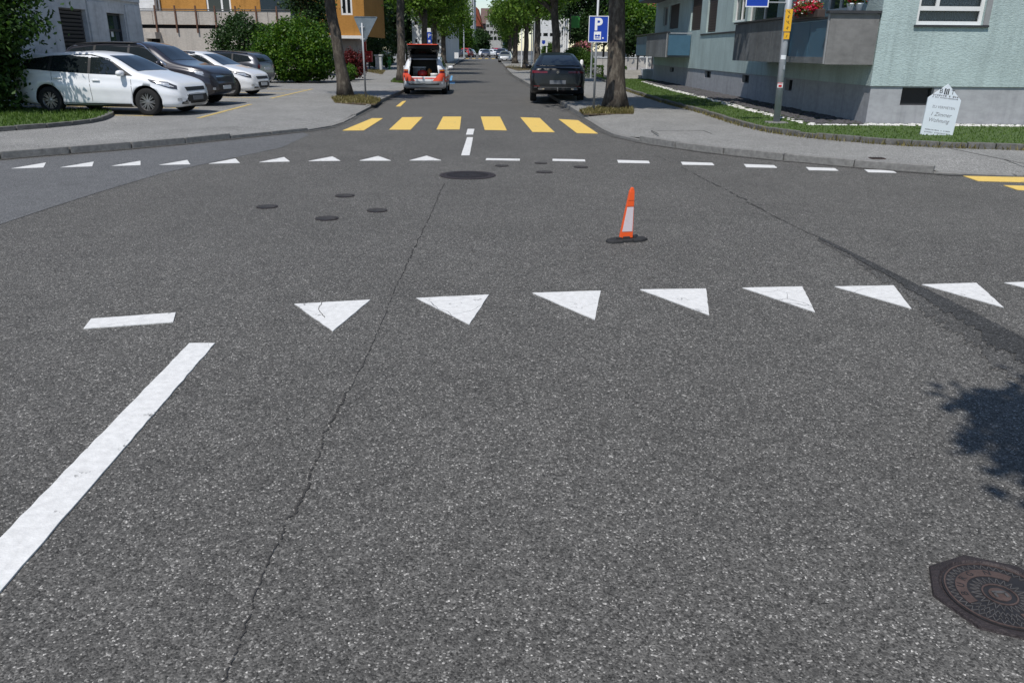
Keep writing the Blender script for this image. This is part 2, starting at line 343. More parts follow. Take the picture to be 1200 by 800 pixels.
# dark tar seam running out of the right edge, ragged edges
def strip(name, pts, mat, z, n=70, rag=.3, gaps=0.):
    a = [G(*p[:2], z) for p in pts]; wd = [p[2] for p in pts]; mb = MB(); L = []; Rr = []; jj = 0.
    for i in range(n):
        s = i / (n - 1) * (len(a) - 1); k = min(int(s), len(a) - 2); f = s - k
        p = a[k].lerp(a[k + 1], f); ww = (wd[k] * (1 - f) + wd[k + 1] * f); d = (a[k + 1] - a[k]).normalized(); nn = Vector((-d.y, d.x, 0))
        jj = jj * .86 + random.uniform(-rag, rag) * .75; j = nn * ww * jj
        L.append(p + j + nn * ww * random.uniform(.3, .7)); Rr.append(p + j - nn * ww * random.uniform(.3, .7))
    on = True
    for i in range(n - 1):
        if gaps and random.random() < (.22 if on else .22 * (1 - gaps) / gaps): on = not on
        if on or not gaps: mb.quad(L[i], Rr[i], Rr[i + 1], L[i + 1])
    return mb.build(name, mat, road)
def seam(name, up, lo, mat, z, n=220):              # crisp upper edge, frayed lower edge
    U = [G(*p, z) for p in up]; W_ = [G(*p, z) for p in lo]; mb = MB(); f = lambda P, s: P[min(int(s * (len(P) - 1)), len(P) - 2)].lerp(P[min(int(s * (len(P) - 1)), len(P) - 2) + 1], s * (len(P) - 1) - min(int(s * (len(P) - 1)), len(P) - 2))
    a = []; b = []; j = 0.
    for i in range(n + 1):
        s = i / n; p, q = f(U, s), f(W_, s); j = j * .7 + random.uniform(-.16, .16)
        a.append(p + (q - p) * random.uniform(-.03, .03)); b.append(p + (q - p) * max(.3, .8 + j * .7 + random.uniform(-.03, .03)))
    for i in range(n): mb.quad(a[i], b[i], b[i + 1], a[i + 1])
    return mb.build(name, mat, road)
seam('tar_stain', [(960, 277), (1000, 296), (1050, 321), (1110, 350), (1160, 375), (1210, 401), (1330, 462)], [(957, 282), (994, 304), (1038, 335), (1086, 375), (1120, 404), (1164, 443), (1262, 520)], M['tar2'], .0036)
seam('tar_seam', [(960, 277), (1000, 296), (1050, 321), (1110, 350), (1160, 375), (1210, 401), (1330, 462)], [(959, 279.5), (998, 300.5), (1046, 328), (1099, 364), (1137, 391), (1185, 426), (1290, 494)], M['tar'], .0076)
strip('crack', [(985, 290, .012), (955, 276, .008), (915, 258, .01), (880, 240, .025), (850, 222, .02), (810, 203, .015), (770, 183, .012)], M['crack'], .0042, 110, 1.3, .3)
strip('crack', [(880, 240, .01), (930, 239, .008), (975, 243, .01), (1020, 250, .005)], M['crack'], .0046, 70, 1.2, .5)
strip('crack', [(262, 800, .005), (285, 735, .006), (318, 650, .005), (350, 590, .011), (375, 520, .007), (395, 482, .013), (412, 452, .006)], M['crack'], .0042, 190, 1.1, .22)
strip('crack', [(412, 452, .004), (430, 418, .006), (445, 383, .004), (466, 330, .004), (482, 300, .011), (497, 265, .008), (510, 235, .010), (520, 215, .010)], M['crack'], .0042, 190, 1.1, .2)
strip('crack', [(380, 372, .006), (372, 362, .004), (378, 353, .006)], M['crack'], .0090, 16, 1.0)

def gutter(pts, side, ymax=80):                     # dirt gathered along the kerb
    w_ = [p for p in walk(pts, .14) if p.y < ymax]; mb = MB(); a = []; b = []; j = 0.
    for i, p in enumerate(w_):
        d = (w_[min(i + 1, len(w_) - 1)] - w_[max(i - 1, 0)]).normalized(); n = Vector((-d.y, d.x, 0)) * side; j = j * .85 + random.uniform(-.02, .02)
        a.append(p + n * .02 + Vector((0, 0, .0075))); b.append(p - n * max(.02, .10 + j + random.uniform(-.02, .02)) + Vector((0, 0, .0075)))
    for i in range(len(w_) - 1): mb.quad(a[i], b[i], b[i + 1], a[i + 1])
    mb.build('gutter_dirt', M['gutter'], road)
gutter(LK[1:], 1); gutter(RK[1:-1], 1)
# ------------------------------------------------------------------ painted markings
def mark(name, px, mat='white', z=.0045, parent=None, zl=0.):
    p = [G(*q, zl) for q in px]; cx = sum((q for q in p), Vector()) / len(p)
    mb = MB(); E = []
    for a, b in zip(p, p[1:] + p[:1]):              # slightly ragged edges
        k = max(2, int((b - a).length / .07))
        for i in range(k):
            q = a.lerp(b, i / k)
            if i: q = q + Vector((random.uniform(-.003, .003), random.uniform(-.003, .003), 0))
            E.append(q)
    mb.prism([(q.x, q.y) for q in E], zl + .001, zl + z + .003)
    return mb.build(name, M[mat], parent or road)
for b in ((345, 357, 434, 352, 390, 389), (488, 350, 573, 346, 550, 381), (624, 344, 704, 341.5, 697, 375.5), (750, 340, 827, 339, 831, 370), (870, 338, 940, 336.5, 955, 366.5), (978, 336.5, 1047, 335.3, 1068, 362.5), (1080, 334, 1144, 332.3, 1176, 361), (1177, 332, 1240, 330, 1284, 358)):
    mark('give_way_triangle', ((b[0], b[1]), (b[2], b[3]), (b[4], b[5])))
for t in (((13.8, 198), (51, 196.7), (54, 191)), ((71, 196.7), (108, 195.4), (110, 190)), ((130.4, 195), (164.6, 194), (164.6, 189)), ((186.7, 193.8), (223, 193), (219.6, 188)), ((245, 192.2), (281, 191.3), (276, 186.3)), ((304, 190.5), (339.6, 189.6), (333, 184.6)), ((361.7, 189.2), (398.8, 188.8), (389.6, 183.8)), ((421.5, 188.6), (458, 188.6), (443.3, 183.3)), ((480, 188.4), (517, 188.3), (500, 183))):
    mark('give_way_triangle', t)
for x0, y0, x1, y1 in ((570, 186, 609, 188.6), (647.5, 186.7, 686, 189.5), (723.3, 188, 761.5, 191.7), (797.8, 190.2, 837, 194), (871.5, 192.8, 910.5, 197), (944.3, 196.4, 982.4, 200.4), (1012.7, 199.2, 1050.5, 202.9)):
    dx = (x0 - 600) * .012; mark('waiting_line_dash', ((x0, y0), (x1 - dx, y0 + .5 + (y1 - y0 - 2.4) * .5), (x1, y1), (x0 - .5 + dx, y1 - .7)))
mark('waiting_line_dash', ((98, 386), (107, 374.3), (206, 367), (203, 378.3)))
mark('centre_line', ((222, 403), (252, 403), (0, 695), (-190, 915), (-330, 975), (0, 632)))
mark('centre_line', ((540.5, 182.3), (550.3, 182.3), (554.3, 161.3), (547.3, 161.3))); mark('centre_line', ((546, 158), (554.3, 158), (556, 151.5), (548, 151.5)))
for s in (((5, 125), (100, 124), (183, 71), (135, 71)), ((210, 121), (305, 121), (357, 66), (268, 67)), ((418, 120), (520, 120), (527, 64), (447, 64)), ((630, 122), (727, 124), (697, 64), (613, 64)), ((840, 131), (937, 132), (872, 70), (787, 67)), ((1035, 136), (1127, 138), (1040, 80), (955, 75))):
    mark('crosswalk_stripe', [(400 + a / 3.75, 120 + b / 3.75) for a, b in s], 'yellow')
mark('crosswalk_stripe', ((1128.5, 206.6), (1200, 208.2), (1290, 210.5), (1290, 217), (1200, 214), (1146, 212.6)), 'yellow'); mark('crosswalk_stripe', ((1176, 217.6), (1280, 220.5), (1290, 227), (1192, 223)), 'yellow')
mark('bus_stop_dash', ((464, 125), (469.5, 125), (476, 118.5), (471.5, 119)), 'yellow')
mark('blue_bay_line', ((526.5, 95), (529.5, 95), (530.5, 89), (528.5, 89)), 'bluep'); mark('blue_bay_line', ((524, 98.3), (533, 98.3), (533.5, 96.3), (525, 96.3)), 'bluep')
for a, b in (((233, 138.6), (294, 122.4)), ((318, 115.5), (366, 104.6))):
    p, q = G(*a, PZ), G(*b, PZ); n = Vector(((q - p).y, -(q - p).x, 0)).normalized() * .06
    MB().prism([(v.x, v.y) for v in (p - n, p + n, q + n, q - n)], PZ + .001, PZ + .006).build('parking_bay_line', M['yel2'], lp)
for y in (20.05, 22.85, 25.75, 28.0, 31.1, 34.0):
    MB().prism([(-14.0, y + .35), (-14.0, y + .45), (-8.9 + (y - 20) * .02, y + .07), (-8.9 + (y - 20) * .02, y - .03)], PZ + .001, PZ + .005).build('parking_bay_line', M['yel2'], lp)
# far crossing
for i in range(7):
    x = -11 + i * 1.15; MB().prism([(x, 148), (x + .6, 148), (x + .5, 152), (x - .1, 152)], zr(148) + .0, zr(152) + .02).build('crosswalk_stripe', M['yellow'], road)
# pavement repair outline and small drain grate
for a, b in (((763, 153), (824, 153.2)), ((824, 153.2), (834, 157)), ((763, 153), (772, 157.5))):
    p, q = G(*a, PZ), G(*b, PZ); n = Vector(((q - p).y, -(q - p).x, 0)).normalized() * .012
    MB().prism([(v.x, v.y) for v in (p - n, p + n, q + n, q - n)], PZ + .0005, PZ + .003).build('crack', M['crack'], rp)
p, q = G(1113, 174, PZ), G(1235, 203, PZ); strip_n = Vector((.01, .01, 0))
for a, b in (((1113, 174), (1220, 196)),):
    p, q = G(*a, PZ), G(*b, PZ); n = Vector(((q - p).y, -(q - p).x, 0)).normalized() * .012
    MB().prism([(v.x, v.y) for v in (p - n, p + n, q + n, q - n)], PZ + .0005, PZ + .003).build('pavement_joint', M['crack'], rp)

# ------------------------------------------------------------------ covers in the road
def cover(px, wpx, label, cat='valve cover', group='small valve covers in the road', plain=False):
    c = G(*px); e = G(px[0] + wpx / 2, px[1]); r = (e - c).length
    o = empty('valve_cover' if not plain else 'manhole_cover', (c.x, c.y, .001), 0, label, cat, group)
    mb = MB().lathe([(r * .985, 0), (r, .002), (r, .007), (r * .87, .009), (r * .86, .004), (0.002, .004)], n=36); mb.build('frame_ring', M['iron'], o, local=True)
    mb = MB().lathe([(r * .845, .003), (r * .84, .0085), (r * .3, .010), (.002, .010)], n=36); mb.build('lid', M['irond'] if not plain else M['iron'], o, local=True)
    mb = MB(); k = 5 if plain else 2
    for i in range(-k, k + 1):
        y = i * r * .8 / (k + 1); L = math.sqrt(max(.01, (r * .75) ** 2 - y * y)); mb.box((0, y, .0112), (2 * L, r * .035, .003))
    mb.build('rib', M['ironw'] if not plain else M['irond'], o, local=True)
    if plain: MB().lathe([(r * .07, .008), (r * .07, .0125), (.002, .0125)], n=12).build('lifting_hole', M['dark'], o, local=True)
    return o
cover((548, 205.6), 66, 'large round flat manhole cover in mid junction behind the near triangles', 'manhole cover', None, True)
for p, wd, l in (((313, 242.6), 25, 'small round valve cover, leftmost of the group left of the crack'), ((404, 229.7), 23, 'small round valve cover farthest back in the left group'), ((383, 256.3), 27, 'small round valve cover nearest the camera in the left group'), ((442, 247), 24, 'small round valve cover, rightmost of the left group beside the crack'),
                 ((588, 194.6), 16, 'small worn valve cover, left one behind the white dashes'), ((634, 191.5), 15, 'small worn valve cover between the first two white dashes'), ((680.6, 196), 17, 'small dark valve cover, right one below the second white dash'), ((638, 202), 19, 'blurred dark valve cover nearest the camera below the white dashes')):
    cover(p, wd, l)
# the big ornate cover at the lower right
c = Vector((1.640, 2.172, 0)); mh = empty('manhole_cover', (c.x, c.y, .0), R(0), 'rusty patterned manhole cover with raised lettering at the lower right', 'manhole cover')
RO = .207; octo = [(RO * math.cos(R(22.5 + 45 * i)) / math.cos(R(22.5)) * .97, RO * math.sin(R(22.5 + 45 * i)) / math.cos(R(22.5)) * .97) for i in range(8)]
mb = MB(); rin = .174; n = 64
vo = []
for j in range(n):
    a = 2 * math.pi * j / n; sec = (a % (math.pi / 4)) - math.pi / 8; vo.append((RO / math.cos(sec) * math.cos(a), RO / math.cos(sec) * math.sin(a)))
prof = [(1, .0, 0), (.985, .009, 0), (.93, .011, 0), (0, .011, rin + .012), (0, .004, rin + .006), (0, .004, rin - .01)]
vs = []
for k, z, rr in prof:
    for j in range(n):
        a = 2 * math.pi * j / n
        vs.append((vo[j][0] * k, vo[j][1] * k, z) if k else (rr * math.cos(a), rr * math.sin(a), z))
mb.add(vs, [(i * n + j, i * n + (j + 1) % n, (i + 1) * n + (j + 1) % n, (i + 1) * n + j) for i in range(len(prof) - 1) for j in range(n)])
mb.build('frame', M['iron'], mh, local=True)
MB().lathe([(rin, .0), (rin - .001, .0085), (.002, .0085)], n=64).build('lid', M['irond'], mh, local=True)
def ringmb(r0, r1, z0, z1, a0=0, a1=360, n=48):
    mb = MB(); vs = []; full = a1 - a0 >= 360
    for j in range(n + (0 if full else 1)):
        a = R(a0 + (a1 - a0) * j / n)
        for r, z in ((r0, z0), (r0, z1), (r1, z1), (r1, z0)): vs.append((r * math.cos(a), r * math.sin(a), z))
    k = n if full else n + 1
    return mb.add(vs, [(4 * j + i, 4 * j + (i + 1) % 4, 4 * ((j + 1) % k) + (i + 1) % 4, 4 * ((j + 1) % k) + i) for j in range(n) for i in range(4)])
ringmb(.163, .168, .007, .0115).build('outer_rim', M['ironr'], mh, local=True); ringmb(.050, .055, .007, .0115).build('inner_rim', M['ironr'], mh, local=True)
ringmb(.098, .133, .0078, .0105, 45, 200).build('lettering_band', M['ironr'], mh, local=True); ringmb(.098, .133, .0078, .0105, 275, 345).build('lettering_band', M['ironr'], mh, local=True)
zg = MB()
for r0, r1, k in ((.137, .160, 42), (.059, .092, 24)):
    for j in range(k):
        a, b = 2 * math.pi * j / k, 2 * math.pi * (j + .5) / k
        if r0 < .1 and R(232) < a < R(240): continue
        for (ra, aa, rb, ab) in ((r0, a, r1, b), (r1, b, r0, 2 * math.pi * (j + 1) / k)):
            p = Vector((ra * math.cos(aa), ra * math.sin(aa), .0095)); q = Vector((rb * math.cos(ab), rb * math.sin(ab), .0095)); d = q - p
            zg.box((p + q) / 2, (d.length, .0022, .003), math.atan2(d.y, d.x))
for j in range(9):
    for sg in (-1, 1):
        a = R(207 + j * 7.5); p = Vector((.098 * math.cos(a), .098 * math.sin(a), .0095)); q = Vector((.133 * math.cos(a + sg * .1), .133 * math.sin(a + sg * .1), .0095)); d = q - p
        zg.box((p + q) / 2, (d.length, .0022, .003), math.atan2(d.y, d.x))
zg.build('zigzag_ribs', M['ironw'], mh, local=True)
for chx, a in (('B', 178), ('U', 156), ('R', 134), ('G', 112), ('N', 80)):
    me = text_mesh(chx, .033, .0012); o = link('letter', me, M['irond'], mh); o.location = (.1155 * math.cos(R(a)), .1155 * math.sin(R(a)), .0106); o.rotation_euler = (0, 0, R(a - 90))
MB().lathe([(.034, .009), (.034, .0105), (.02, .0105), (.002, .0105)], n=24).build('hub_disc', M['ironr'], mh, local=True)
MB().box((0, .008, .0115), (.045, .012, .006)).box((-.018, -.006, .0115), (.009, .02, .006)).box((.018, -.006, .0115), (.009, .02, .006)).build('lifting_grip', M['ironw'], mh, local=True)

# small drain grate in the right pavement
c = G(1028, 185.5, PZ); MBg = empty('drain_grate', (c.x, c.y, PZ), 0, 'small rusty drain grate set in the pavement behind the kerb', 'drain')
MB().box((0, 0, .002), (.22, .16, .01)).build('grate_frame', M['ironr'], MBg, local=True)
for i in range(5): MB().box((-.08 + i * .04, 0, .009), (.015, .13, .006)).build('bar', M['irond'], MBg, local=True)

# ------------------------------------------------------------------ lawns
def inpoly(P, x, y):
    r = np.zeros(len(x), bool); n = len(P)
    for i in range(n):
        (x1, y1), (x2, y2) = P[i][:2], P[(i + 1) % n][:2]
        c_ = ((y1 > y) != (y2 > y)) & (x < (x2 - x1) * (y - y1) / (y2 - y1 + 1e-12) + x1); r ^= c_
    return r
def sample(P, n):
    P = [tuple(p)[:2] for p in P]; xs = [p[0] for p in P]; ys = [p[1] for p in P]; out = np.zeros((0, 2))
    while len(out) < n:
        x = rng.uniform(min(xs), max(xs), n * 2); y = rng.uniform(min(ys), max(ys), n * 2); k = inpoly(P, x, y); out = np.vstack([out, np.stack([x[k], y[k]], 1)])
    return out[:n]
def blades(name, P, z, n, h0, h1, mat, parent, wd=.012):
    p = sample(P, n); a = rng.uniform(0, 6.28, n); h = rng.uniform(h0, h1, n); L = rng.normal(0, .4, (n, 2)) * h[:, None]
    b = np.zeros((n, 3, 3)); dx = np.cos(a) * wd; dy = np.sin(a) * wd
    b[:, 0] = np.stack([p[:, 0] - dx, p[:, 1] - dy, np.full(n, z)], 1); b[:, 1] = np.stack([p[:, 0] + dx, p[:, 1] + dy, np.full(n, z)], 1); b[:, 2] = np.stack([p[:, 0] + L[:, 0], p[:, 1] + L[:, 1], z + h], 1)
    o = quads(name, b, mat, parent, origin(parent) if parent else None); o['kind'] = 'stuff'; return o
EDG = [Vector((5.2, 60, PZ))] + [G(*p, PZ) for p in ((735, 107), (775, 120), (823, 133), (871, 148.5), (905, 156), (944, 161.5), (992, 166), (1048, 170.5), (1113, 173.6), (1200, 176.3))] + [Vector((14, 13.9, PZ)), Vector((24, 13.4, PZ))]
HC = Vector((8.05, 18.65, 0))                       # near corner of the mint house
lawn_r = [(p.x, p.y) for p in EDG]; LR = [(p.x + .1, p.y + .06) for p in EDG] + [(24, 18.5), (8.0, 18.6), (8.0, 50), (8.0, 60)]
lawn = MB().prism(LR, PZ - .05, PZ + .075).build('lawn', M['turf']); tag(lawn, kind='structure')
kerb(lawn, EDG, lambda p: .10, .46, .11, .25, unit_e, 1, .014)
blades('grass', [q for q in LR if q[1] < 40] + [(8, 40), (4.95, 40)] if False else LR, PZ + .07, 52000, .018, .05, M['grass'], None)
tag(bpy.data.objects['grass'], 'mown green grass of the lawn along the mint house', 'grass', kind='stuff')
LI = [G(*p, PZ) for p in ((-260, 172), (-100, 162.5), (0, 154.5), (60, 150), (100, 146), (120, 142.2), (131, 138), (134, 134.5), (130, 131.5), (120, 129.3))]
LIp = [(p.x - .05, p.y + .08) for p in LI] + [(-11.2, 21.3), (-14.6, 21.9), (-19, 22)]
isl = MB().prism(LIp, PZ - .05, PZ + .05).build('lawn_island', M['turf']); tag(isl, kind='structure')
kerb(isl, LI, lambda p: .09, .62, .12, .22, unit_e, 1, .01)
o = blades('grass', LIp, PZ + .045, 14000, .03, .10, M['grass'], None, .014); tag(o, 'green grass on the kerbed island beside the white estate', 'grass', kind='stuff')
_e = [(p.x - .10, p.y - .08) for p in EDG[1:-1]] + [(p.x + .12, p.y + .10) for p in EDG[-2:0:-1]]
o = blades('edge_weeds', _e, PZ + .005, 2600, .03, .14, M['drygrass'], None, .012); tag(o, 'dry grass and weeds creeping over the lawn edging stones', 'weeds', kind='stuff')
def strip_grass(px, label, n=900, dry=True):
    P = [G(*p, PZ) for p in px]; o = blades('grass_patch', P, PZ, n, .04, .13, M['drygrass'] if dry else M['grass'], None, .02); tag(o, label, 'grass', kind='stuff')
    o2 = MB().prism([(p.x, p.y) for p in P], PZ - .02, PZ + .012).build('soil_patch', M['soil']); tag(o2, kind='structure')
strip_grass(((393, 121), (440, 122.5), (447, 117), (430, 113), (400, 112.5), (388, 115)), 'dry grass strip round the foot of the left tree by the kerb', 2200)
strip_grass(((678, 130.5), (684, 134), (742, 134), (742, 128), (700, 126.5)), 'dry grass strip round the foot of the right tree', 2200)
strip_grass(((458, 96.5), (474, 98), (480, 94), (462, 92.5)), 'tufty grass at the foot of the second left tree', 1200, False)
strip_grass(((592, 79), (607, 83.2), (632, 82), (630, 77.5), (600, 75.5)), 'dry grass verge under the far right trees', 1800)
strip_grass(((520, 74), (520, 78), (533, 76), (534, 73)), 'grass strip under the far left trees', 700, False)
strip_grass(((427, 84), (448, 87.5), (452, 83), (436, 81)), 'weedy ground in front of the pale gate pillar', 900)
# gravel bed and white pebble border along the house
def pebbles(name, P, z, n, r0, r1, mat, label):
    t = MB().lathe([(.55, -.35), (1, 0), (.6, .4)], n=5).mesh('pebble_shape'); base = np.array([v.co[:] for v in t.vertices]); faces = [tuple(p.vertices) for p in t.polygons]
    p = sample(P, n); V = []; F = []
    for i in range(n):
        a = random.uniform(0, 6.28); s = random.uniform(r0, r1); q = base * [s * random.uniform(.8, 1.4), s, s * random.uniform(.6, 1)]
        c_, s_ = math.cos(a), math.sin(a); q = np.stack([q[:, 0] * c_ - q[:, 1] * s_ + p[i, 0], q[:, 0] * s_ + q[:, 1] * c_ + p[i, 1], q[:, 2] + z], 1); b0 = len(V); V += q.tolist(); F += [tuple(k + b0 for k in f) for f in faces]
    me = bpy.data.meshes.new(name); me.from_pydata(V, [], F); o = link(name, me, mat); tag(o, label, 'stones', kind='stuff'); return o
GB = [(7.0, 46), (6.9, 19.6), (6.9, 18.0), (8.2, 17.9), (8.02, 18.6), (8.02, 46)]
bed = MB().prism([(6.95, 45), (6.7, 30), (6.75, 18.3), (8.0, 18.3), (8.03, 45)], PZ, PZ + .085).build('gravel_bed', M['pebg']); tag(bed, kind='structure')
pebbles('dark_gravel', [(6.95, 45), (6.8, 30), (6.85, 18.5), (8.0, 18.5), (8.0, 45)], PZ + .09, 2600, .03, .085, M['pebd'], 'dark gravel bed along the shaded house wall')
pebbles('white_pebbles', [(6.85, 44.5), (6.5, 34), (6.6, 28), (6.45, 23), (6.6, 18.2), (6.8, 18.2), (6.75, 23), (6.85, 28), (6.8, 34), (7.1, 44.5)], PZ + .08, 480, .03, .07, M['pebw'], 'white pebble border between lawn and dark gravel')
pebbles('white_pebbles', [(6.6, 18.28), (6.6, 18.12), (20, 18.3), (20, 18.62), (8.0, 18.62), (8.0, 18.3)], PZ + .08, 900, .025, .06, M['pebw'], 'white pebbles along the foot of the sunlit house wall')

# ================================================================== BUILDINGS
def wall(mb, O, u, W, z0, z1, holes, depth=.18):    # a facade sheet with real openings and reveals; the outside is to the right of u
    O = Vector((O[0], O[1], 0)); u = Vector((u[0], u[1], 0)).normalized(); n = Vector((u.y, -u.x, 0))
    P = lambda a, z, d=0.: O + u * a - n * d + Vector((0, 0, z))
    xs = sorted({0, W} | {h[0] for h in holes} | {h[1] for h in holes}); zs = sorted({z0, z1} | {h[2] for h in holes} | {h[3] for h in holes})
    for i in range(len(xs) - 1):
        for j in range(len(zs) - 1):
            cx, cz = (xs[i] + xs[i + 1]) / 2, (zs[j] + zs[j + 1]) / 2
            if not any(h[0] < cx < h[1] and h[2] < cz < h[3] for h in holes): mb.quad(P(xs[i], zs[j]), P(xs[i + 1], zs[j]), P(xs[i + 1], zs[j + 1]), P(xs[i], zs[j + 1]))
    for a0, a1, b0, b1 in [h[:4] for h in holes]:
        for p, q in (((a0, b0), (a1, b0)), ((a1, b0), (a1, b1)), ((a1, b1), (a0, b1)), ((a0, b1), (a0, b0))): mb.quad(P(*p), P(*q), P(*q, depth), P(*p, depth))
    return P
def window(parent, P, h, depth=.13, fw=.06, mull=(), trans=(), mat='frame', pane='glass', name='window', th=.05):
    a0, a1, b0, b1 = h[:4]; fr = MB()
    def bar(x0, x1, z0, z1, d0=depth, d1=depth - th):
        vs = [P(x, z, d) for d in (d0, d1) for x, z in ((x0, z0), (x1, z0), (x1, z1), (x0, z1))]
        fr.add(vs, [(0, 1, 2, 3), (4, 5, 6, 7), (0, 1, 5, 4), (1, 2, 6, 5), (2, 3, 7, 6), (3, 0, 4, 7)])
    bar(a0, a0 + fw, b0, b1); bar(a1 - fw, a1, b0, b1); bar(a0 + fw, a1 - fw, b0, b0 + fw); bar(a0 + fw, a1 - fw, b1 - fw, b1)
    zt = b0 + fw
    for t in trans: bar(a0 + fw, a1 - fw, b0 + t - fw * .6, b0 + t + fw * .6); zt = b0 + t + fw * .6
    for m in mull: bar(a0 + m - fw / 2, a0 + m + fw / 2, zt, b1 - fw)
    w_ = fr.build(name, M[mat], parent)
    MB().quad(P(a0 + fw * .8, b0 + fw * .8, depth - .012), P(a1 - fw * .8, b0 + fw * .8, depth - .012), P(a1 - fw * .8, b1 - fw * .8, depth - .012), P(a0 + fw * .8, b1 - fw * .8, depth - .012)).build('pane', M[pane], w_)
    return w_

# ------------------------------------------------------------------ the mint house on the right
HY = HC.y; HX = HC.x
house = empty('apartment_house', (HX, HY, PZ), 0, 'mint green roughcast apartment house with grey plinth and balconies on the right', 'house')
zs = 1.02
wl, wr = AT(1073, 30, HY).x - HX, AT(1151, 31, HY).x - HX; wb = AT(1110, 29.5, HY).z
fh = [(wl, wr, wb, wb + 1.45), (wl + 4.2, wr + 4.2, wb, wb + 1.45), (wl, wr, wb + 2.8, wb + 4.25), (wl + 4.2, wr + 4.2, wb + 2.8, wb + 4.25)]
mb = MB(); PF = wall(mb, (HX, HY), (1, 0), 14, zs, 9.2, fh, .2)
SD = 29.8                                           # length of the street side
def sd(px, py): p = ATX(px, py, HX); return (HY + SD - p.y), p.z
side = []; sspec = []
for x0, x1, y0, y1, kind in ((776, 781, 3, 31, 'g'), (783, 794, 2, 34, 'b'), (808, 820, 0, 36, 'b'), (827, 838, -6, 38, 'b'), (857, 871, -10, 26, 'w'), (874, 908, -14, 26, 'w'), (962, 990, -30, 14, 'w')):
    a0 = sd(x0, 40)[0]; a1 = sd(x1, 40)[0]; b0 = sd((x0 + x1) / 2, y1)[1]
    b0 = max(1.62, b0); h = (min(a0, a1), max(a0, a1), b0, 3.95); side.append(h); sspec.append(kind)
up = [(h[0], h[1], h[2] + 2.8, h[3] + 2.8) for h in side]
PS = wall(mb, (HX, HY + SD), (0, -1), SD, zs, 9.2, side + up, .2)
mb.quad((HX + 14, HY, zs), (HX + 14, HY + SD, zs), (HX + 14, HY + SD, 9.2), (HX + 14, HY, 9.2)); mb.quad((HX, HY + SD, zs), (HX + 14, HY + SD, zs), (HX + 14, HY + SD, 9.2), (HX, HY + SD, 9.2))
mb.quad((HX, HY, zs), (HX + 14, HY, zs), (HX + 14, HY + .04, zs), (HX, HY + .04, zs)); mb.quad((HX, HY, zs), (HX + .04, HY, zs), (HX + .04, HY + SD, zs), (HX, HY + SD, zs))
mb.build('wall', M['mint'], house)
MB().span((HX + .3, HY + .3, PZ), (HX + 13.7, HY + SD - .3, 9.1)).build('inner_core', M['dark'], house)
mb = MB(); bx0, bx1 = AT(1057, 112, HY).x - HX - .035, AT(1088.5, 112, HY).x - HX - .035; bz0, bz1 = AT(1070, 124, HY).z, AT(1070, 101.5, HY).z
ph = [(bx0, bx1 + .12, bz0, min(bz1, zs - .03)), (bx0 + 4, bx1 + 4.1, bz0, min(bz1, zs - .03))]
PP = wall(mb, (HX + .035, HY + .035), (1, 0), 13.9, 0, zs + .01, ph, .22)
sp = []
for x0, x1, y0, y1 in ((784, 788.5, 75, 85), (824, 831.5, 80, 92), (867.5, 876, 84, 98), (918, 926, 88.5, 107)):
    p0, p1 = ATX(x0, y1, HX), ATX(x1, y1, HX); sp.append((HY + SD - p0.y, HY + SD - p1.y, p1.z, min(ATX(x1, y0, HX).z, zs - .05)))
PQ = wall(mb, (HX + .035, HY + SD), (0, -1), SD - .035, 0, zs + .01, sp, .2)
mb.quad((HX + .035, HY + SD, 0), (HX + 14, HY + SD, 0), (HX + 14, HY + SD, zs), (HX + .035, HY + SD, zs))
mb.build('plinth', M['plinth'], house)
for h, P_ in [(h, PP) for h in ph] + [(h, PQ) for h in sp]:
    window(house, P_, h, .17, .03, mat='darkm', name='basement_window')
for i, h in enumerate(fh):
    w_ = window(house, PF, h, .12, .075, mull=((h[1] - h[0]) * .30,) if i % 2 == 0 else ((h[1] - h[0]) * .5,), trans=(.335,), pane='cglass')
    cm = MB(); k = 60; a0, a1 = h[0] + .03, h[1] - .03
    for j in range(k):
        x0, x1 = a0 + (a1 - a0) * j / k, a0 + (a1 - a0) * (j + 1) / k
        cm.quad(PF(x0, h[2], .2 + .018 * (j % 2)), PF(x1, h[2], .2 + .018 * ((j + 1) % 2)), PF(x1, h[3], .2 + .018 * ((j + 1) % 2)), PF(x0, h[3], .2 + .018 * (j % 2)))
    cm.build('curtain', M['curtain'], w_)
    sx = h[0] - .03; MB().span((HX + h[0] - .04, HY - .05, h[2] - .045), (HX + h[1] + .13, HY + .1, h[2] - .002)).build('window_sill', M['darkm'], house)
    MB().span((HX + h[1] + .003, HY - .03, h[2] + .002), (HX + h[1] + .12, HY + .004, h[3])).build('shutter_guide', M['greyfr'], house)
for h, kd in zip(side + up, sspec + sspec):
    if kd == 'b':
        sh = MB()
        for q in range(14):
            z = h[2] + .04 + q * (h[3] - h[2] - .06) / 14; sh.add([PS(h[0] + .02, z, .06), PS(h[1] - .02, z, .06), PS(h[1] - .02, z + .13, .1), PS(h[0] + .02, z + .13, .1)], [(0, 1, 2, 3)])
        s_ = sh.build('shutter', M['dkbrown'], house)
        MB().quad(PS(h[0], h[2], .15), PS(h[1], h[2], .15), PS(h[1], h[3], .15), PS(h[0], h[3], .15)).build('shutter_back', M['dkbrown'], s_)
    else: window(house, PS, h, .14, .07, mull=((h[1] - h[0]) * .5,), pane='glassb', mat='frame' if kd == 'w' else 'greyfr')
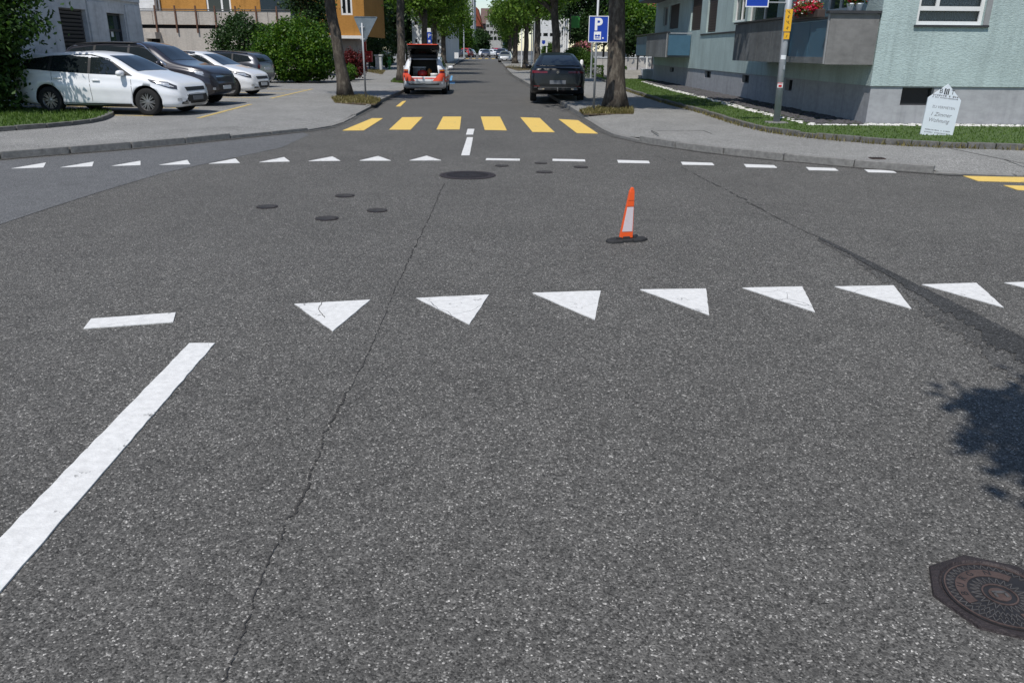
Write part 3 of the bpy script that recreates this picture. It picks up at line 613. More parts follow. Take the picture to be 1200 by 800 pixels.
# thin dark band at sill height on the street side
for y0, y1 in ((26.9, 36.4),): MB().span((HX - .03, y0, 2.38), (HX + .01, y1, 2.44)).build('sill_band', M['darkm'], house)
MB().span((HX - .6, HY - .6, 9.2), (HX + 14.6, HY + SD + .6, 9.4)).build('eaves', M['dkbrown'], house)
MB().add([(HX - .6, HY - .6, 9.4), (HX + 14.6, HY - .6, 9.4), (HX + 14.6, HY + SD + .6, 9.4), (HX - .6, HY + SD + .6, 9.4), (HX + 7, HY + 6, 12), (HX + 7, HY + SD - 6, 12)], [(0, 1, 4), (1, 2, 5, 4), (2, 3, 5), (3, 0, 4, 5)]).build('roof', M['tilered'], house)
BX = HX - 1.1
def balcony(y0, y1, z, near):
    b = MB().span((BX + .06, y0 + .08, z - .02), (HX, y1 - .08, z + .12)).build('balcony', M['concd'], house)
    if near:                                        # grey end panel at the house corner, blue sheet recessed, grey fibre panel beyond
        ye = y0 + 2.85; segs = [('conc', y0 + .12, ye, .1, .9, 'bpanel', .10), ('x', ye + .03, y1, -.03, 1.02, 'concd', 0)]
    else: segs = [('x', y0 + .04, y0 + 6.0, -.03, 1.02, 'concd', 0), ('y', y0 + 6.05, y1, .02, .98, 'bpanel', .04)]
    for _, s0, s1, za, zb, m_, rc in segs:
        k = max(1, round((s1 - s0) / 1.3))
        for i in range(k):
            MB().span((BX + rc, s0 + (s1 - s0) * i / k + .008, z + za), (BX + rc + .05, s0 + (s1 - s0) * (i + 1) / k - .008, z + zb)).build('front_panel', M[m_], b)
    if near: MB().span((BX + .0, y0, z - .03), (HX - .02, y0 + .07, z + 1.02)).build('end_panel', M['conc'], b)  # shade on this panel is put into its darker concrete colour
    else: MB().span((BX + .06, y0 + .02, z + .06), (HX - .03, y0 + .06, z + .92)).build('end_panel', M['bpanel'], b)
    MB().span((BX + .06, y1 - .07, z - .03), (HX - .02, y1 - .001, z + 1.0)).build('end_panel', M['concd'], b)
    rl = MB().span((BX - .06, y0 + (2.9 if near else .0), z + 1.03), (BX + .12, y1, z + 1.075))
    if near: rl.span((BX - .06, y0 - .06, z + 1.03), (HX - .01, y0 + .16, z + 1.085)); rl.span((BX + .06, y0 + .17, z + .93), (BX + .2, y0 + 2.9, z + .975))
    rl.build('rail', M['darkm'], b)
    if not near: MB().tube([(BX + .08, y0 + .04, z + 1.0), (HX, y0 + .04, z + 1.0)], .02, 6).build('handrail', M['galv'], b)
    for yy in ((y0 + .02, y0 + 2.86) if near else (y0 + .02,)): MB().span((BX - .035, yy, z - .02), (BX - .002, yy + .045, z + 1.02)).build('post', M['greyfr'], b)
NB0, FB0 = HY + .02, ATX(782.5, 40, BX).y
for k in (0, 1):
    balcony(NB0, 26.6, 1.5 + 2.8 * k, True); balcony(FB0, HY + SD - .3, 1.5 + 2.8 * k, False)

# ------------------------------------------------------------------ grey concrete building behind the parked cars
LX = -14.3
lb = empty('grey_building', (LX, 26, PZ), 0, 'grey concrete building with louvred window and glazed door behind parked cars', 'building')
LO = 19.0; LW = ATX(168, 40, LX).y - LO
def ly(px, py): p = ATX(px, py, LX); return p.y - LO, p.z
h1 = (ly(72, 30)[0], ly(103, 30)[0], 1.2, ly(88, 10.5)[1]); h2 = (ly(127, 30)[0], ly(147, 30)[0], PZ + .1, ly(137, 16)[1])
mb = MB(); PL = wall(mb, (LX, LO), (0, 1), LW, 0, 7.5, [h1, h2], .3)
mb.quad((LX, LO + LW, 0), (LX - 10, LO + LW, 0), (LX - 10, LO + LW, 7.5), (LX, LO + LW, 7.5)); mb.quad((LX, LO, 0), (LX - 10, LO, 0), (LX - 10, LO, 7.5), (LX, LO, 7.5)); mb.quad((LX, LO, 7.5), (LX, LO + LW, 7.5), (LX - 10, LO + LW, 7.5), (LX - 10, LO, 7.5))
mb.build('wall', M['lconc'], lb)
for a, b in ((.2, h1[0] - .12), (h1[1] + .1, h2[0] - .1), (h2[1] + .1, LW - .15)):
    MB().span((LX + .003, LO + a, PZ + .3), (LX + .05, LO + b, h1[3] + .3)).build('wall_panel', M['lconc'], lb, bevel=.01)
MB().span((LX + .003, LO + .1, h1[3] + .42), (LX + .07, LO + LW - .1, h1[3] + .9)).build('wall_band', M['lconc'], lb)
lv = window(lb, PL, h1, .2, .05, mat='louvre', pane='dark', name='louvred_window')
k = 13
for i in range(k):
    z = h1[2] + .06 + i * (h1[3] - h1[2] - .1) / k; MB().add([PL(h1[0] + .05, z, .17), PL(h1[1] - .05, z, .17), PL(h1[1] - .05, z + .075, .10), PL(h1[0] + .05, z + .075, .10)], [(0, 1, 2, 3)]).build('slat', M['louvre'], lv)
dr = window(lb, PL, h2, .22, .07, mull=(), trans=(2.05,), mat='darkm', pane='glassb', name='door'); MB().quad(PL(h2[0] + .5, 2.05, .19), PL(h2[0] + .68, 2.05, .19), PL(h2[0] + .68, 2.28, .19), PL(h2[0] + .5, 2.28, .19)).build('notice', M['signwhite'], dr)

# ------------------------------------------------------------------ ochre building with beige terrace
TD = 50.; tb = empty('ochre_building', (-15, TD, PZ), 0, 'ochre building with beige terrace parapet and rusty rail posts behind the cars', 'building')
tx0, tx1 = AT(100, 30, TD).x, AT(342, 30, TD).x; tz = lambda y: AT(230, y, TD).z
zg1, zg0, zp1 = tz(29.3), tz(33.8), tz(13)
mb = MB(); oh = (AT(174, 50, TD).x - tx0, AT(188, 50, TD).x - tx0, .2, tz(46))
PT = wall(mb, (tx0, TD), (1, 0), tx1 - tx0, 0, zg0, [oh], .5); mb.quad((tx1, TD, 0), (tx1, TD + 6, 0), (tx1, TD + 6, zg0), (tx1, TD, zg0)); mb.quad((tx0, TD, zg0), (tx1, TD, zg0), (tx1, TD + 6, zg0), (tx0, TD + 6, zg0)); mb.build('terrace_wall', M['beige'], tb)
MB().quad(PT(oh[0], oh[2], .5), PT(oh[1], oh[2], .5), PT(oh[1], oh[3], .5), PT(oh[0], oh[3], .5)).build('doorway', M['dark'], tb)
MB().span((tx0 + oh[0] - .1, TD - .8, oh[3]), (tx0 + oh[1] + .1, TD - .002, oh[3] + .35)).build('door_canopy', M['beige'], tb)
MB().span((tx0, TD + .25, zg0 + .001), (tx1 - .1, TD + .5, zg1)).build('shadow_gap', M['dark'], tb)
k = 9
for i in range(k):
    a, b = tx0 + (tx1 - tx0) * i / k, tx0 + (tx1 - tx0) * (i + 1) / k; MB().span((a + .012, TD - .06, zg1), (b - .012, TD + .1, zp1)).build('parapet_panel', M['beige'], tb)
for px in (159, 183, 206.5, 230.5, 253, 277, 301, 325): x = AT(px, 20, TD).x; MB().span((x - .04, TD - .13, tz(39)), (x + .04, TD - .065, tz(7))).build('rail_post', M['rust'], tb)
MB().tube([(tx0, TD - .1, tz(11.5)), (tx1, TD - .1, tz(11.5))], .025, 6).build('rail', M['darkm'], tb)
OD = TD + 6; ox0, ox1 = AT(60, 0, OD).x, AT(312, 0, OD).x; oz = AT(200, 0, OD).z
hs = []
for a, b in ((241, 270), (118, 140)): hs.append((AT(a, 0, OD).x - ox0, AT(b, 0, OD).x - ox0, zg0 + .3, zg0 + 3.0))
mb = MB(); PO = wall(mb, (ox0, OD), (1, 0), ox1 - ox0, zg0, 7, hs, .2); mb.quad((ox1, OD, 0), (ox1, OD + 9, 0), (ox1, OD + 9, 7), (ox1, OD, 7)); mb.quad((ox0, OD, 7), (ox1, OD, 7), (ox1, OD + 9, 7), (ox0, OD + 9, 7)); mb.build('wall', M['ochre'], tb)
for h in hs: window(tb, PO, h, .12, .12, mull=((h[1] - h[0]) * .62,))
MB().span((AT(165, 0, OD).x, OD - .5, zg0), (AT(184, 0, OD).x, OD - .002, 6.9)).build('grey_bay', M['lconc'], tb); MB().tube([(AT(186.5, 0, OD).x, OD - .1, zg0), (AT(186.5, 0, OD).x, OD - .1, 6.95)], .07, 8).build('drainpipe', M['galv'], tb)
MB().span((ox1 + .02, OD - 1.5, zg0), (AT(352, 0, OD).x, OD - 1.3, 7)).build('glazed_screen', M['glassb'], tb)
MB().span((ox1 + .03, OD - 1.55, zg0), (AT(352, 0, OD).x, OD - 1.51, zp1 - .25)).build('screen_parapet', M['beige'], tb)

# second ochre house beyond the first tree
D2 = 66.; ob = empty('ochre_house', (AT(400, 30, D2).x, D2, PZ), 0, 'ochre house with white framed window above a grey recessed ground floor', 'house')
x0, x1 = AT(352, 20, D2).x, AT(427, 20, D2).x; zb = AT(420, 43, D2).z; wh = (AT(399, 5, D2).x - x0, AT(412.5, 5, D2).x - x0, AT(405, 18, D2).z, AT(405, 18, D2).z + 2.2)
mb = MB(); P_ = wall(mb, (x0, D2), (1, 0), x1 - x0, zb, 10, [wh], .2); mb.quad((x1, D2, zb), (x1, D2 + 10, zb), (x1, D2 + 10, 10), (x1, D2, 10)); mb.quad((x0, D2, zb), (x1, D2, zb), (x1, D2 + 2, zb), (x0, D2 + 2, zb)); mb.quad((x0, D2, 10), (x1, D2, 10), (x1, D2 + 10, 10), (x0, D2 + 10, 10)); mb.build('wall', M['ochre'], ob)
window(ob, P_, wh, .1, .14, mull=((wh[1] - wh[0]) / 2,)); MB().span((x0, D2 - .25, zb - .16), (x1 + .15, D2 - .003, zb + .06)).build('ledge', M['frame'], ob)
MB().span((x0, D2 + .9, 0), (x1 - .5, D2 + 1.3, zb - .01)).build('ground_floor_wall', M['plinth'], ob); MB().span((x1 - 2.2, D2 + .82, .2), (x1 - .9, D2 + .88, zb - .3)).build('garage_door', M['greyfr'], ob)

# white building farther along the left side
def far_block(name, label, D, px0, px1, ytop, mat, rows, cols, wmat='glass', depth=12, zbase=None, ww=.55, wz=None, roof=None, fr='frame'):
    z0 = zr(D) if zbase is None else zbase; x0, x1 = AT(px0, 40, D).x, AT(px1, 40, D).x; zt = AT((px0 + px1) / 2, ytop, D).z
    b = empty(name, ((x0 + x1) / 2, D, z0), 0, label, 'building'); hs = []; W = x1 - x0
    for r_ in rows:
        za, zc = AT((px0 + px1) / 2, r_[1], D).z, AT((px0 + px1) / 2, r_[0], D).z
        for i in range(cols): a = W * (i + .5) / cols; q = W / cols * ww / 2; hs.append((a - q, a + q, za, zc))
    mb = MB(); P_ = wall(mb, (x0, D), (1, 0), W, z0 - .3, zt, hs, .2)
    mb.quad((x1, D, z0 - .3), (x1, D + depth, z0 - .3), (x1, D + depth, zt), (x1, D, zt)); mb.quad((x0, D, z0 - .3), (x0, D + depth, z0 - .3), (x0, D + depth, zt), (x0, D, zt)); mb.quad((x0, D, zt), (x1, D, zt), (x1, D + depth, zt), (x0, D + depth, zt))
    mb.build('wall', M[mat], b)
    for h in hs: window(b, P_, h, .12, min(.12, (h[1] - h[0]) * .12), pane=wmat, mat=fr)
    return b, P_, x0, x1, zt
far_block('white_building', 'white building seen between the left street trees behind the red and white estate', 100, 483, 518, 5, 'wwall', [(24, 30), (46, 51)], 4, depth=30, ww=.4)
b, P_, x0, x1, zt = far_block('white_building', 'low white building with window strip and white columns beyond the black car', 92, 628, 666, 24, 'wwall', [(39, 43)], 5, depth=16, ww=.7, fr='darkm')
for px in (660.5, 663, 665.5): x = AT(px, 40, 91).x; MB().span((x - .07, 90.6, 0), (x + .07, 90.9, AT(663, 22, 91).z)).build('column', M['frame'], b)
b, P_, x0, x1, zt = far_block('tall_building', 'pale narrow tall building front at the far left end of the street', 262, 541, 555.5, -12, 'pale', [(12, 15), (20, 23), (28, 31), (36, 39)], 2, depth=14, ww=.3)
b, P_, x0, x1, zt = far_block('red_roofed_house', 'house with steep red tiled gable at the end of the street', 300, 556, 564, 30, 'brick', [(34, 38)], 2, depth=14)
za = AT(560, 1, 300).z; MB().add([(x0 - 2, 299.5, za), (x0 - 2, 312, za), (x1 + .5, 299.5, zt - .3), (x1 + .5, 312, zt - .3), (x1 + .5, 299.5, za - 9), (x1 - 1.2, 299.5, za - 2.5), (x0 - 2, 299.5, zt - .3), (x1 + .5, 312, za - 9), (x1 - 1.2, 312, za - 2.5)], [(6, 2, 4, 5, 0), (0, 5, 8, 1), (5, 4, 7, 8), (4, 2, 3, 7)]).build('roof', M['tilered'], b)
b, P_, x0, x1, zt = far_block('brown_building', 'dark brown building with steep roof and tall pale windows at street end', 320, 563, 572, 28, 'brick', [(30, 36)], 3, depth=14, ww=.4)
zb_ = AT(567, 9, 320).z; MB().add([(x0, 319, zt), (x1 + 3, 319, zt), (x1 + 3, 326, zb_), (x0, 326, zb_), (x0, 333, zt), (x1 + 3, 333, zt)], [(0, 1, 2, 3), (3, 2, 5, 4), (1, 5, 2), (0, 3, 4)]).build('roof', M['brick'], b)
b, P_, x0, x1, zt = far_block('office_building', 'grey office block with rows of windows at the far end of the street', 290, 569.5, 600, 24, 'offc', [(36.5, 40), (43.5, 47.5), (29, 32.5)], 7, depth=14, ww=.78, fr='darkm')
MB().span((x0 + .5, 290.5, zt), (x1, 303, zt + 3.2)).build('roof', M['brick'], b)
dz = AT(577, 17, 289).z; dx = AT(573, 20, 289).x; dx2 = AT(581, 20, 289).x
d_ = MB().span((dx, 289.2, zt), (dx2, 294, dz)).build('dormer', M['frame'], b)
for i in range(2): a = dx + (dx2 - dx) * (.3 + .4 * i); MB().span((a - .35, 289.0, dz - 2.2), (a + .35, 289.19, dz - .5)).build('window', M['glass'], d_)
b, P_, x0, x1, zt = far_block('red_roofed_house', 'white house with flat red roof beyond the mint house', 95, 742, 775, 9, 'wwall', [(14, 17)], 4, depth=10, ww=.3, zbase=0)
MB().add([(x0 - 1, 94, zt), (x1 + 1, 94, zt), (x1 + 1, 100, zt + 1.1), (x0 - 1, 100, zt + 1.1), (x0 - 1, 106, zt), (x1 + 1, 106, zt)], [(0, 1, 2, 3), (3, 2, 5, 4), (0, 3, 4), (1, 5, 2)]).build('roof', M['tilered'], b)

# forecourt, steps and fence posts beyond the mint house
fc = MB().prism([(5.6, 50.2), (22, 50.2), (30, 84), (6.4, 84)], PZ, PZ + .2).build('forecourt', M['sand']); tag(fc, kind='structure')
st = empty('garden_steps', (8, 49.5, PZ), 0, 'pale concrete steps and low wall beside the far corner of the house', 'steps')
xa, xb, xc = AT(731, 85, 49.4).x, AT(752, 85, 49.4).x, 8.9
for i in range(4): MB().span((xa, 48.9 + .3 * i, PZ), (xb, 49.2 + .3 * i - .004, PZ + .14 * (i + 1))).build('step', M['stone'], st)
MB().span((xb + .01, 48.9, PZ), (xc, 50.15, PZ + .62)).build('low_wall', M['pale'], st)
for px, m_, l in ((757.5, 'frame', 'white steel post on the forecourt beyond the house'), (747, 'darkm', 'left dark steel post under the far balcony'), (764, 'darkm', 'right dark steel post beyond the far balcony')):
    p = AT(px, 78, 52); o = empty('fence_post', (p.x, 52, PZ + .2), 0, l, 'post', 'posts on the forecourt'); MB().box((0, 0, .75), (.09, .09, 1.5)).build('post', M[m_], o, local=True); MB().box((0, 0, 1.52), (.13, .13, .03)).build('cap', M[m_], o, local=True)
lw = empty('boundary_wall', (9, 83, .3), 0, 'low pale boundary wall at the back of the forecourt', 'wall')
for i in range(7): MB().span((4.4 + i * 2.2, 82.9, .2), (6.58 + i * 2.2, 83.2, 1.1)).build('wall_panel', M['stone'], lw)
MB().span((4.35, 82.85, 1.1), (19.9, 83.25, 1.18)).build('coping', M['pale'], lw)

# ================================================================== TREES AND PLANTS
def leaf_quads(c, s0, s1, up=.45, asp=.7):
    n = len(c); nm = rng.normal(0, 1, (n, 3)); nm[:, 2] += up * 2; nm /= np.linalg.norm(nm, axis=1)[:, None]
    t = np.cross(nm, rng.normal(0, 1, (n, 3))); t /= np.linalg.norm(t, axis=1)[:, None]; b = np.cross(nm, t); s = rng.uniform(s0, s1, n)[:, None] / 2
    dr = nm * s * .25
    return np.stack([c - t * s - dr, c + b * s * asp, c + t * s - dr, c - b * s * asp], 1)
def clumps(ctr, rad, k, per, sig, shell=.55, zmin=None, wob=.16):
    d = rng.normal(0, 1, (k, 3)); d /= np.linalg.norm(d, axis=1)[:, None]; r = rng.uniform(shell, 1, k)[:, None] ** .8 * (1 + wob * np.sin(d @ rng.normal(0, 3.5, (3, 1)) + rng.uniform(0, 6))) * rng.uniform(.88, 1.12, (k, 1))
    cc = np.array(ctr) + d * r * np.array(rad); per_ = np.maximum(8, (per * rng.uniform(.5, 1.5, k)).astype(int)); sg = sig * rng.uniform(.7, 1.3, k)
    p = np.vstack([cc[i] + rng.normal(0, 1, (per_[i], 3)) * sg[i] * [1, 1, .75] for i in range(k)])
    if zmin is not None: p = p[p[:, 2] > zmin]
    return p, cc
def trunk_mb(h, r, lean=(0, 0), seed=0, flare=1.7, limbs=(), n=12):
    rd = random.Random(seed); pts = []; rr = []; k = 9
    for i in range(k + 1):
        t = i / k; pts.append(Vector((lean[0] * t + rd.uniform(-.03, .03) * (i > 0), lean[1] * t + rd.uniform(-.03, .03) * (i > 0), h * t - (.05 if i == 0 else 0)))); rr.append(r * (1 + (flare - 1) * max(0, 1 - t * 6) ** 1.5) * (1 - .28 * t))
    mb = MB().tube(pts, rr, n)
    for i, v in enumerate(mb.v):
        a = math.atan2(v[1], v[0]); q = 1 + .06 * math.sin(3 * a + v[2] * 1.7 + seed) + rd.uniform(-.03, .03); kk = min(k, i // n)
        c_ = pts[kk]; mb.v[i] = (c_.x + (v[0] - c_.x) * q, c_.y + (v[1] - c_.y) * q, v[2])
    for e in limbs:
        a = pts[rd.choice((-1, -2, -3))]; e = Vector(e); m = a.lerp(e, .5) + Vector((rd.uniform(-.2, .2), rd.uniform(-.2, .2), rd.uniform(.05, .35)))
        mb.tube([a, a.lerp(m, .5) + Vector((0, 0, .05)), m, e], [r * .42, r * .34, r * .25, r * .08], 6)
    return mb
CROWNS = []
for v in range(3):
    p, cc = clumps((0, 0, 3.0), (2.9, 2.9, 2.4), 95, 95, .40, .35); me = bpy.data.meshes
    o = quads('crown', leaf_quads(p, .17, .30), M['leaf']); CROWNS.append((o.data, cc)); bpy.data.objects.remove(o)
def street_tree(loc, label, r=.24, th=3.4, lean=(0, 0), v=0, lift=.6, sc=1., rot=0., near=True, group='plane trees lining the street'):
    t = empty('plane_tree', loc, 0, label, 'tree', group); cme, cc = CROWNS[v]; cz = th - .9 + lift
    rot_m = Matrix.Rotation(rot, 3, 'Z'); ends = [rot_m @ Vector(c_) * sc + Vector((lean[0], lean[1], cz)) for c_ in cc[::9]]
    trunk_mb(th + .8, r, lean, int(loc[1] * 10), 1.6, ends if near else ends[::2], 14 if near else 9).build('trunk', M['bark'], t, True, True)
    c = bpy.data.objects.new('crown', cme); C.objects.link(c); c.parent = t; c.location = (lean[0], lean[1], cz); c.scale = (sc,) * 3; c.rotation_euler = (0, 0, rot)
    return t
g = G(405, 114, PZ); street_tree((g.x, g.y, PZ), 'leaning plane tree with thick trunk beside the grey sign back', .21, 3.9, (-.5, 0), 0, .75, .62, .3)
g = G(471, 96, PZ); street_tree((g.x, g.y, PZ), 'second plane tree on the left, standing behind the red and white estate', .235, 4.2, (.1, 0), 1, 1.0, .8, 1.1)
for px, D, v, rot, l in ((497.5, 62, 2, .5, 'third plane tree on the left, behind the open tailgate'), (509, 76, 0, 2.2, 'fourth plane tree on the left beside the blue panel'), (519.5, 100, 1, 4.2, 'fifth plane tree on the left by the white board'), (527, 122, 2, 5.1, 'sixth and farthest plane tree on the left')):
    street_tree((AT(px, 70, D).x, D, zr(D) + PZ), l, .25 if D < 80 else .32, 3.5, (.1, 0), v, .55 if D < 80 else 0, 1.0 if D < 90 else 1.12, rot, False)
g = G(721, 128, PZ); street_tree((g.x, g.y, PZ), 'large plane tree on the right behind the blue parking sign', .28, 3.5, (-.1, 0), 1, 1.0, 1.0, .2)
for px, D, v, rot, l in ((653, 45.6, 2, 1.8, 'second plane tree on the right, rising behind the black car roof'), (629, 61, 0, .9, 'third plane tree on the right, left of the black car'), (616, 77, 1, 3.3, 'fourth plane tree on the right on the dry verge'), (603.5, 104, 2, 2.6, 'fifth plane tree on the right beyond the verge'), (597, 126, 0, 5.5, 'farthest plane tree on the right by the parked silver car')):
    street_tree((AT(px, 75, D).x, D, zr(D) + PZ), l, .25 if D < 80 else .33, 3.6, (-.25 if D < 50 else .05, 0), v, .7 if D < 80 else 0, 1. if D < 90 else 1.1, rot, D < 70)

def bush(name, label, cat, ctr, rad, k, per, sig, mat, s0, s1, shell=.7, stem=True, group=None, up=.3, extra=None, zmin=.1):
    base = Vector((ctr[0], ctr[1], zr(ctr[1]) + PZ)); t = empty(name, base, 0, label, cat, group)
    p, cc = clumps(ctr, rad, k, per, sig, shell, zmin + base.z); L = leaf_quads(p, s0, s1, up)
    quads('foliage' if cat != 'tree' else 'crown', L, M[mat], t, base)
    if stem:
        if cat == 'tree': trunk_mb(ctr[2], max(.12, rad[0] * .06), (0, 0), int(ctr[1] * 7), 1.5, [Vector(c_) - base for c_ in cc[::12]], 8).build('trunk', M['barkd'], t, True, True)
        else:
            mb = MB()
            for c_ in cc[::max(1, k // 9)]: mb.tube([(0, 0, -.02), ((Vector(c_) - base) * .5).to_tuple(), (Vector(c_) - base).to_tuple()], [.04, .03, .012], 5)
            mb.build('stem', M['barkd'], t, local=True)
    if extra:
        q = p[rng.random(len(p)) < extra[1]]; q = q[q[:, 2] > ctr[2]]; quads('blossom', leaf_quads(q + rng.normal(0, .05, q.shape), s0 * 1.0, s1 * 1.3, .8, 1), M[extra[0]], t, base)
    return t
# tree on the grass island at the left edge
t = empty('broadleaf_tree', (-13.5, 20.4, PZ), 0, 'dense dark green tree at the left edge in front of the white estate', 'tree')
p, cc = clumps((-13.7, 20.0, 2.6), (2.4, 1.2, 1.9), 250, 130, .23, .35, .85, .04); p2, cc2 = clumps((-13.9, 20.6, 1.1), (1.75, .8, 1.05), 170, 120, .19, .3, .15, .04)
quads('crown', leaf_quads(np.vstack([p, p2]), .09, .17, .35, .55), M['leafc'], t, (-13.5, 20.4, PZ))
trunk_mb(2.6, .17, (-.1, 0), 3, 1.5, [Vector(c_) - Vector((-13.5, 20.4, PZ)) for c_ in cc[::8]], 10).build('trunk', M['barkd'], t, True, True)
# tree outside the right edge whose shade falls into the foreground
SC = Vector((3.14, 2.93, 0)) + SUN * (5.6 / SUN.z)
t = empty('broadleaf_tree', (6.4, SC.y, .0), 0, 'leafy tree outside the right edge, known by its shadow on the asphalt', 'tree')
p, cc = clumps(SC, (.92, .84, .5), 70, 400, .16, .15, None, .06); quads('crown', leaf_quads(p, .10, .17), M['leafc'], t, (6.4, SC.y, 0))
trunk_mb(4.8, .18, (-.4, 0), 5, 1.5, [Vector(c_) - Vector((6.4, SC.y, 0)) for c_ in cc[::4]], 10).build('trunk', M['bark'], t, True, True)

def bpx(name, label, cat, px0, px1, y0, y1, D, rd, k, per, sig, mat, s0, s1, **kw):
    a, b = AT(px0, (y0 + y1) / 2, D), AT(px1, (y0 + y1) / 2, D); zt, zb = AT((px0 + px1) / 2, y0, D).z, AT((px0 + px1) / 2, y1, D).z
    zb = max(zb, zr(D) + PZ); return bush(name, label, cat, ((a.x + b.x) / 2, D, (zt + zb) / 2), ((b.x - a.x) / 2 * .93, rd, (zt - zb) / 2 * .95), k, per, sig, mat, s0, s1, **kw)
bpx('shrub', 'big bright green rounded shrub behind the parked cars', 'shrub', 309, 388, 27, 101, 41.5, 1.6, 150, 120, .20, 'leafm', .09, .17)
bpx('shrub', 'darker green shrub to the left of the bright one, in front of the terrace', 'shrub', 249, 318, 20, 98, 44.5, 1.5, 110, 110, .22, 'leafd', .10, .18)
bpx('shrub', 'small bright shoots on top between the two green shrubs', 'shrub', 296, 330, 36, 96, 40.8, .8, 50, 90, .17, 'leafm', .08, .15)
bpx('conifer', 'tall dark conifer behind the green shrubs', 'tree', 340, 384, -60, 96, 53, 1.6, 120, 120, .30, 'leafd', .12, .22)
bpx('shrub', 'dark red leaved shrub behind the leaning plane tree', 'shrub', 400, 427, 57, 93, 45.5, .7, 45, 90, .13, 'leafr', .08, .14)
bpx('shrub', 'small yellow green shrub at the right of the red one', 'shrub', 404, 417, 75, 97, 43.5, .45, 24, 60, .09, 'leafm', .06, .11)
bpx('thuja', 'round topped dark thuja behind the red letterbox', 'shrub', 429, 447, 40, 79, 78, 1.0, 55, 110, .16, 'leafd', .10, .18, up=.1)
bpx('shrub', 'white flowering shrub behind the pale gate pillar', 'shrub', 446, 458, 58, 80, 76, .7, 30, 70, .13, 'leafm', .09, .15, extra=('whitefl', .2))
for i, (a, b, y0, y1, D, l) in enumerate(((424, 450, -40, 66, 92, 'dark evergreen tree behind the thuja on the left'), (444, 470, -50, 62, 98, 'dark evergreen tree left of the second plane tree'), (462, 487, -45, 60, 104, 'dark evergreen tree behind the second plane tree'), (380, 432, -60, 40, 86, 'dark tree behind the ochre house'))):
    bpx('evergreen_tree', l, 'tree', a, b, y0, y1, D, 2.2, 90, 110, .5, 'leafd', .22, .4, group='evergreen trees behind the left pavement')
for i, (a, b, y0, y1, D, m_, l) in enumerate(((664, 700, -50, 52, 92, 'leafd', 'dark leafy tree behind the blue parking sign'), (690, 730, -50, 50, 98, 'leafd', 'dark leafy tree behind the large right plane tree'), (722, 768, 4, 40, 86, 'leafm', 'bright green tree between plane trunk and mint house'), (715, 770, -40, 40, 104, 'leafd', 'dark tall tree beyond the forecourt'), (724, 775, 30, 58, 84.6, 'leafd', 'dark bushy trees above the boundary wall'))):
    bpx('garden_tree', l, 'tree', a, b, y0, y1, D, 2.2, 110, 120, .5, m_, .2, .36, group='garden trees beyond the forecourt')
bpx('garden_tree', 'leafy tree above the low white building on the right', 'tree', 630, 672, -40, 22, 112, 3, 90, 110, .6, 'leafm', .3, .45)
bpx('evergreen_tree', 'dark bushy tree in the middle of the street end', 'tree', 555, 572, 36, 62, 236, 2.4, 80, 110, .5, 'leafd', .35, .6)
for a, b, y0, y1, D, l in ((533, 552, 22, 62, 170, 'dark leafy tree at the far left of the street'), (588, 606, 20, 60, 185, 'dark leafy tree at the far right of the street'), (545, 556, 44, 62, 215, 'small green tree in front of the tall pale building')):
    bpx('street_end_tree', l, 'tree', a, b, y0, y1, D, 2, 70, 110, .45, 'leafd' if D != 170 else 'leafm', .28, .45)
bpx('hedge', 'rounded green hedge right of the black car', 'hedge', 660, 694, 57.5, 83, 62, .9, 110, 120, .17, 'hedge', .08, .14, up=.2)
bpx('rhododendron', 'pink flowering rhododendron above the rounded hedge', 'shrub', 673, 692, 50, 72, 66, .8, 45, 90, .15, 'hedge', .09, .15, extra=('pink', .55))
bpx('shrub', 'green shrub left of the second right plane tree', 'shrub', 634, 652, 52, 78, 70, .8, 50, 90, .17, 'hedge', .1, .16)
# clipped box hedges
def box_hedge(px0, px1, y0, y1, D, label, dp=.8):
    a, b = AT(px0, y1, D), AT(px1, y1, D); zt = AT(px0, y0, D).z; base = Vector(((a.x + b.x) / 2, D, PZ)); t = empty('box_hedge', base, 0, label, 'hedge', 'clipped box hedges beside the parking sign'); W = b.x - a.x; H = zt - PZ; n = int(2600 * W * H)
    p = np.stack([rng.uniform(-W / 2, W / 2, n), rng.uniform(-dp / 2, dp / 2, n), rng.uniform(0.02, H, n)], 1); k = rng.integers(0, 3, n); e = rng.normal(0, .025, n)
    p[k == 0, 1] = -dp / 2 + e[k == 0]; p[k == 1, 2] = H + e[k == 1]; q = rng.random(n) < .5; m_ = (k == 2); p[m_ & q, 0] = W / 2 + e[m_ & q]; p[m_ & ~q, 0] = -W / 2 + e[m_ & ~q]
    quads('foliage', leaf_quads(p, .05, .1, .2), M['hedge'], t); mb = MB(); [mb.tube([(x, 0, -.01), (x + .03, .02, H * .8)], [.03, .015], 5) for x in np.linspace(-W / 2 + .1, W / 2 - .1, 4)]; mb.build('stem', M['barkd'], t, local=True)
box_hedge(683, 706, 77.5, 89, 53, 'low clipped box hedge left of the large plane trunk'); box_hedge(724, 733, 78.5, 89, 53, 'short clipped box hedge right of the large plane trunk')

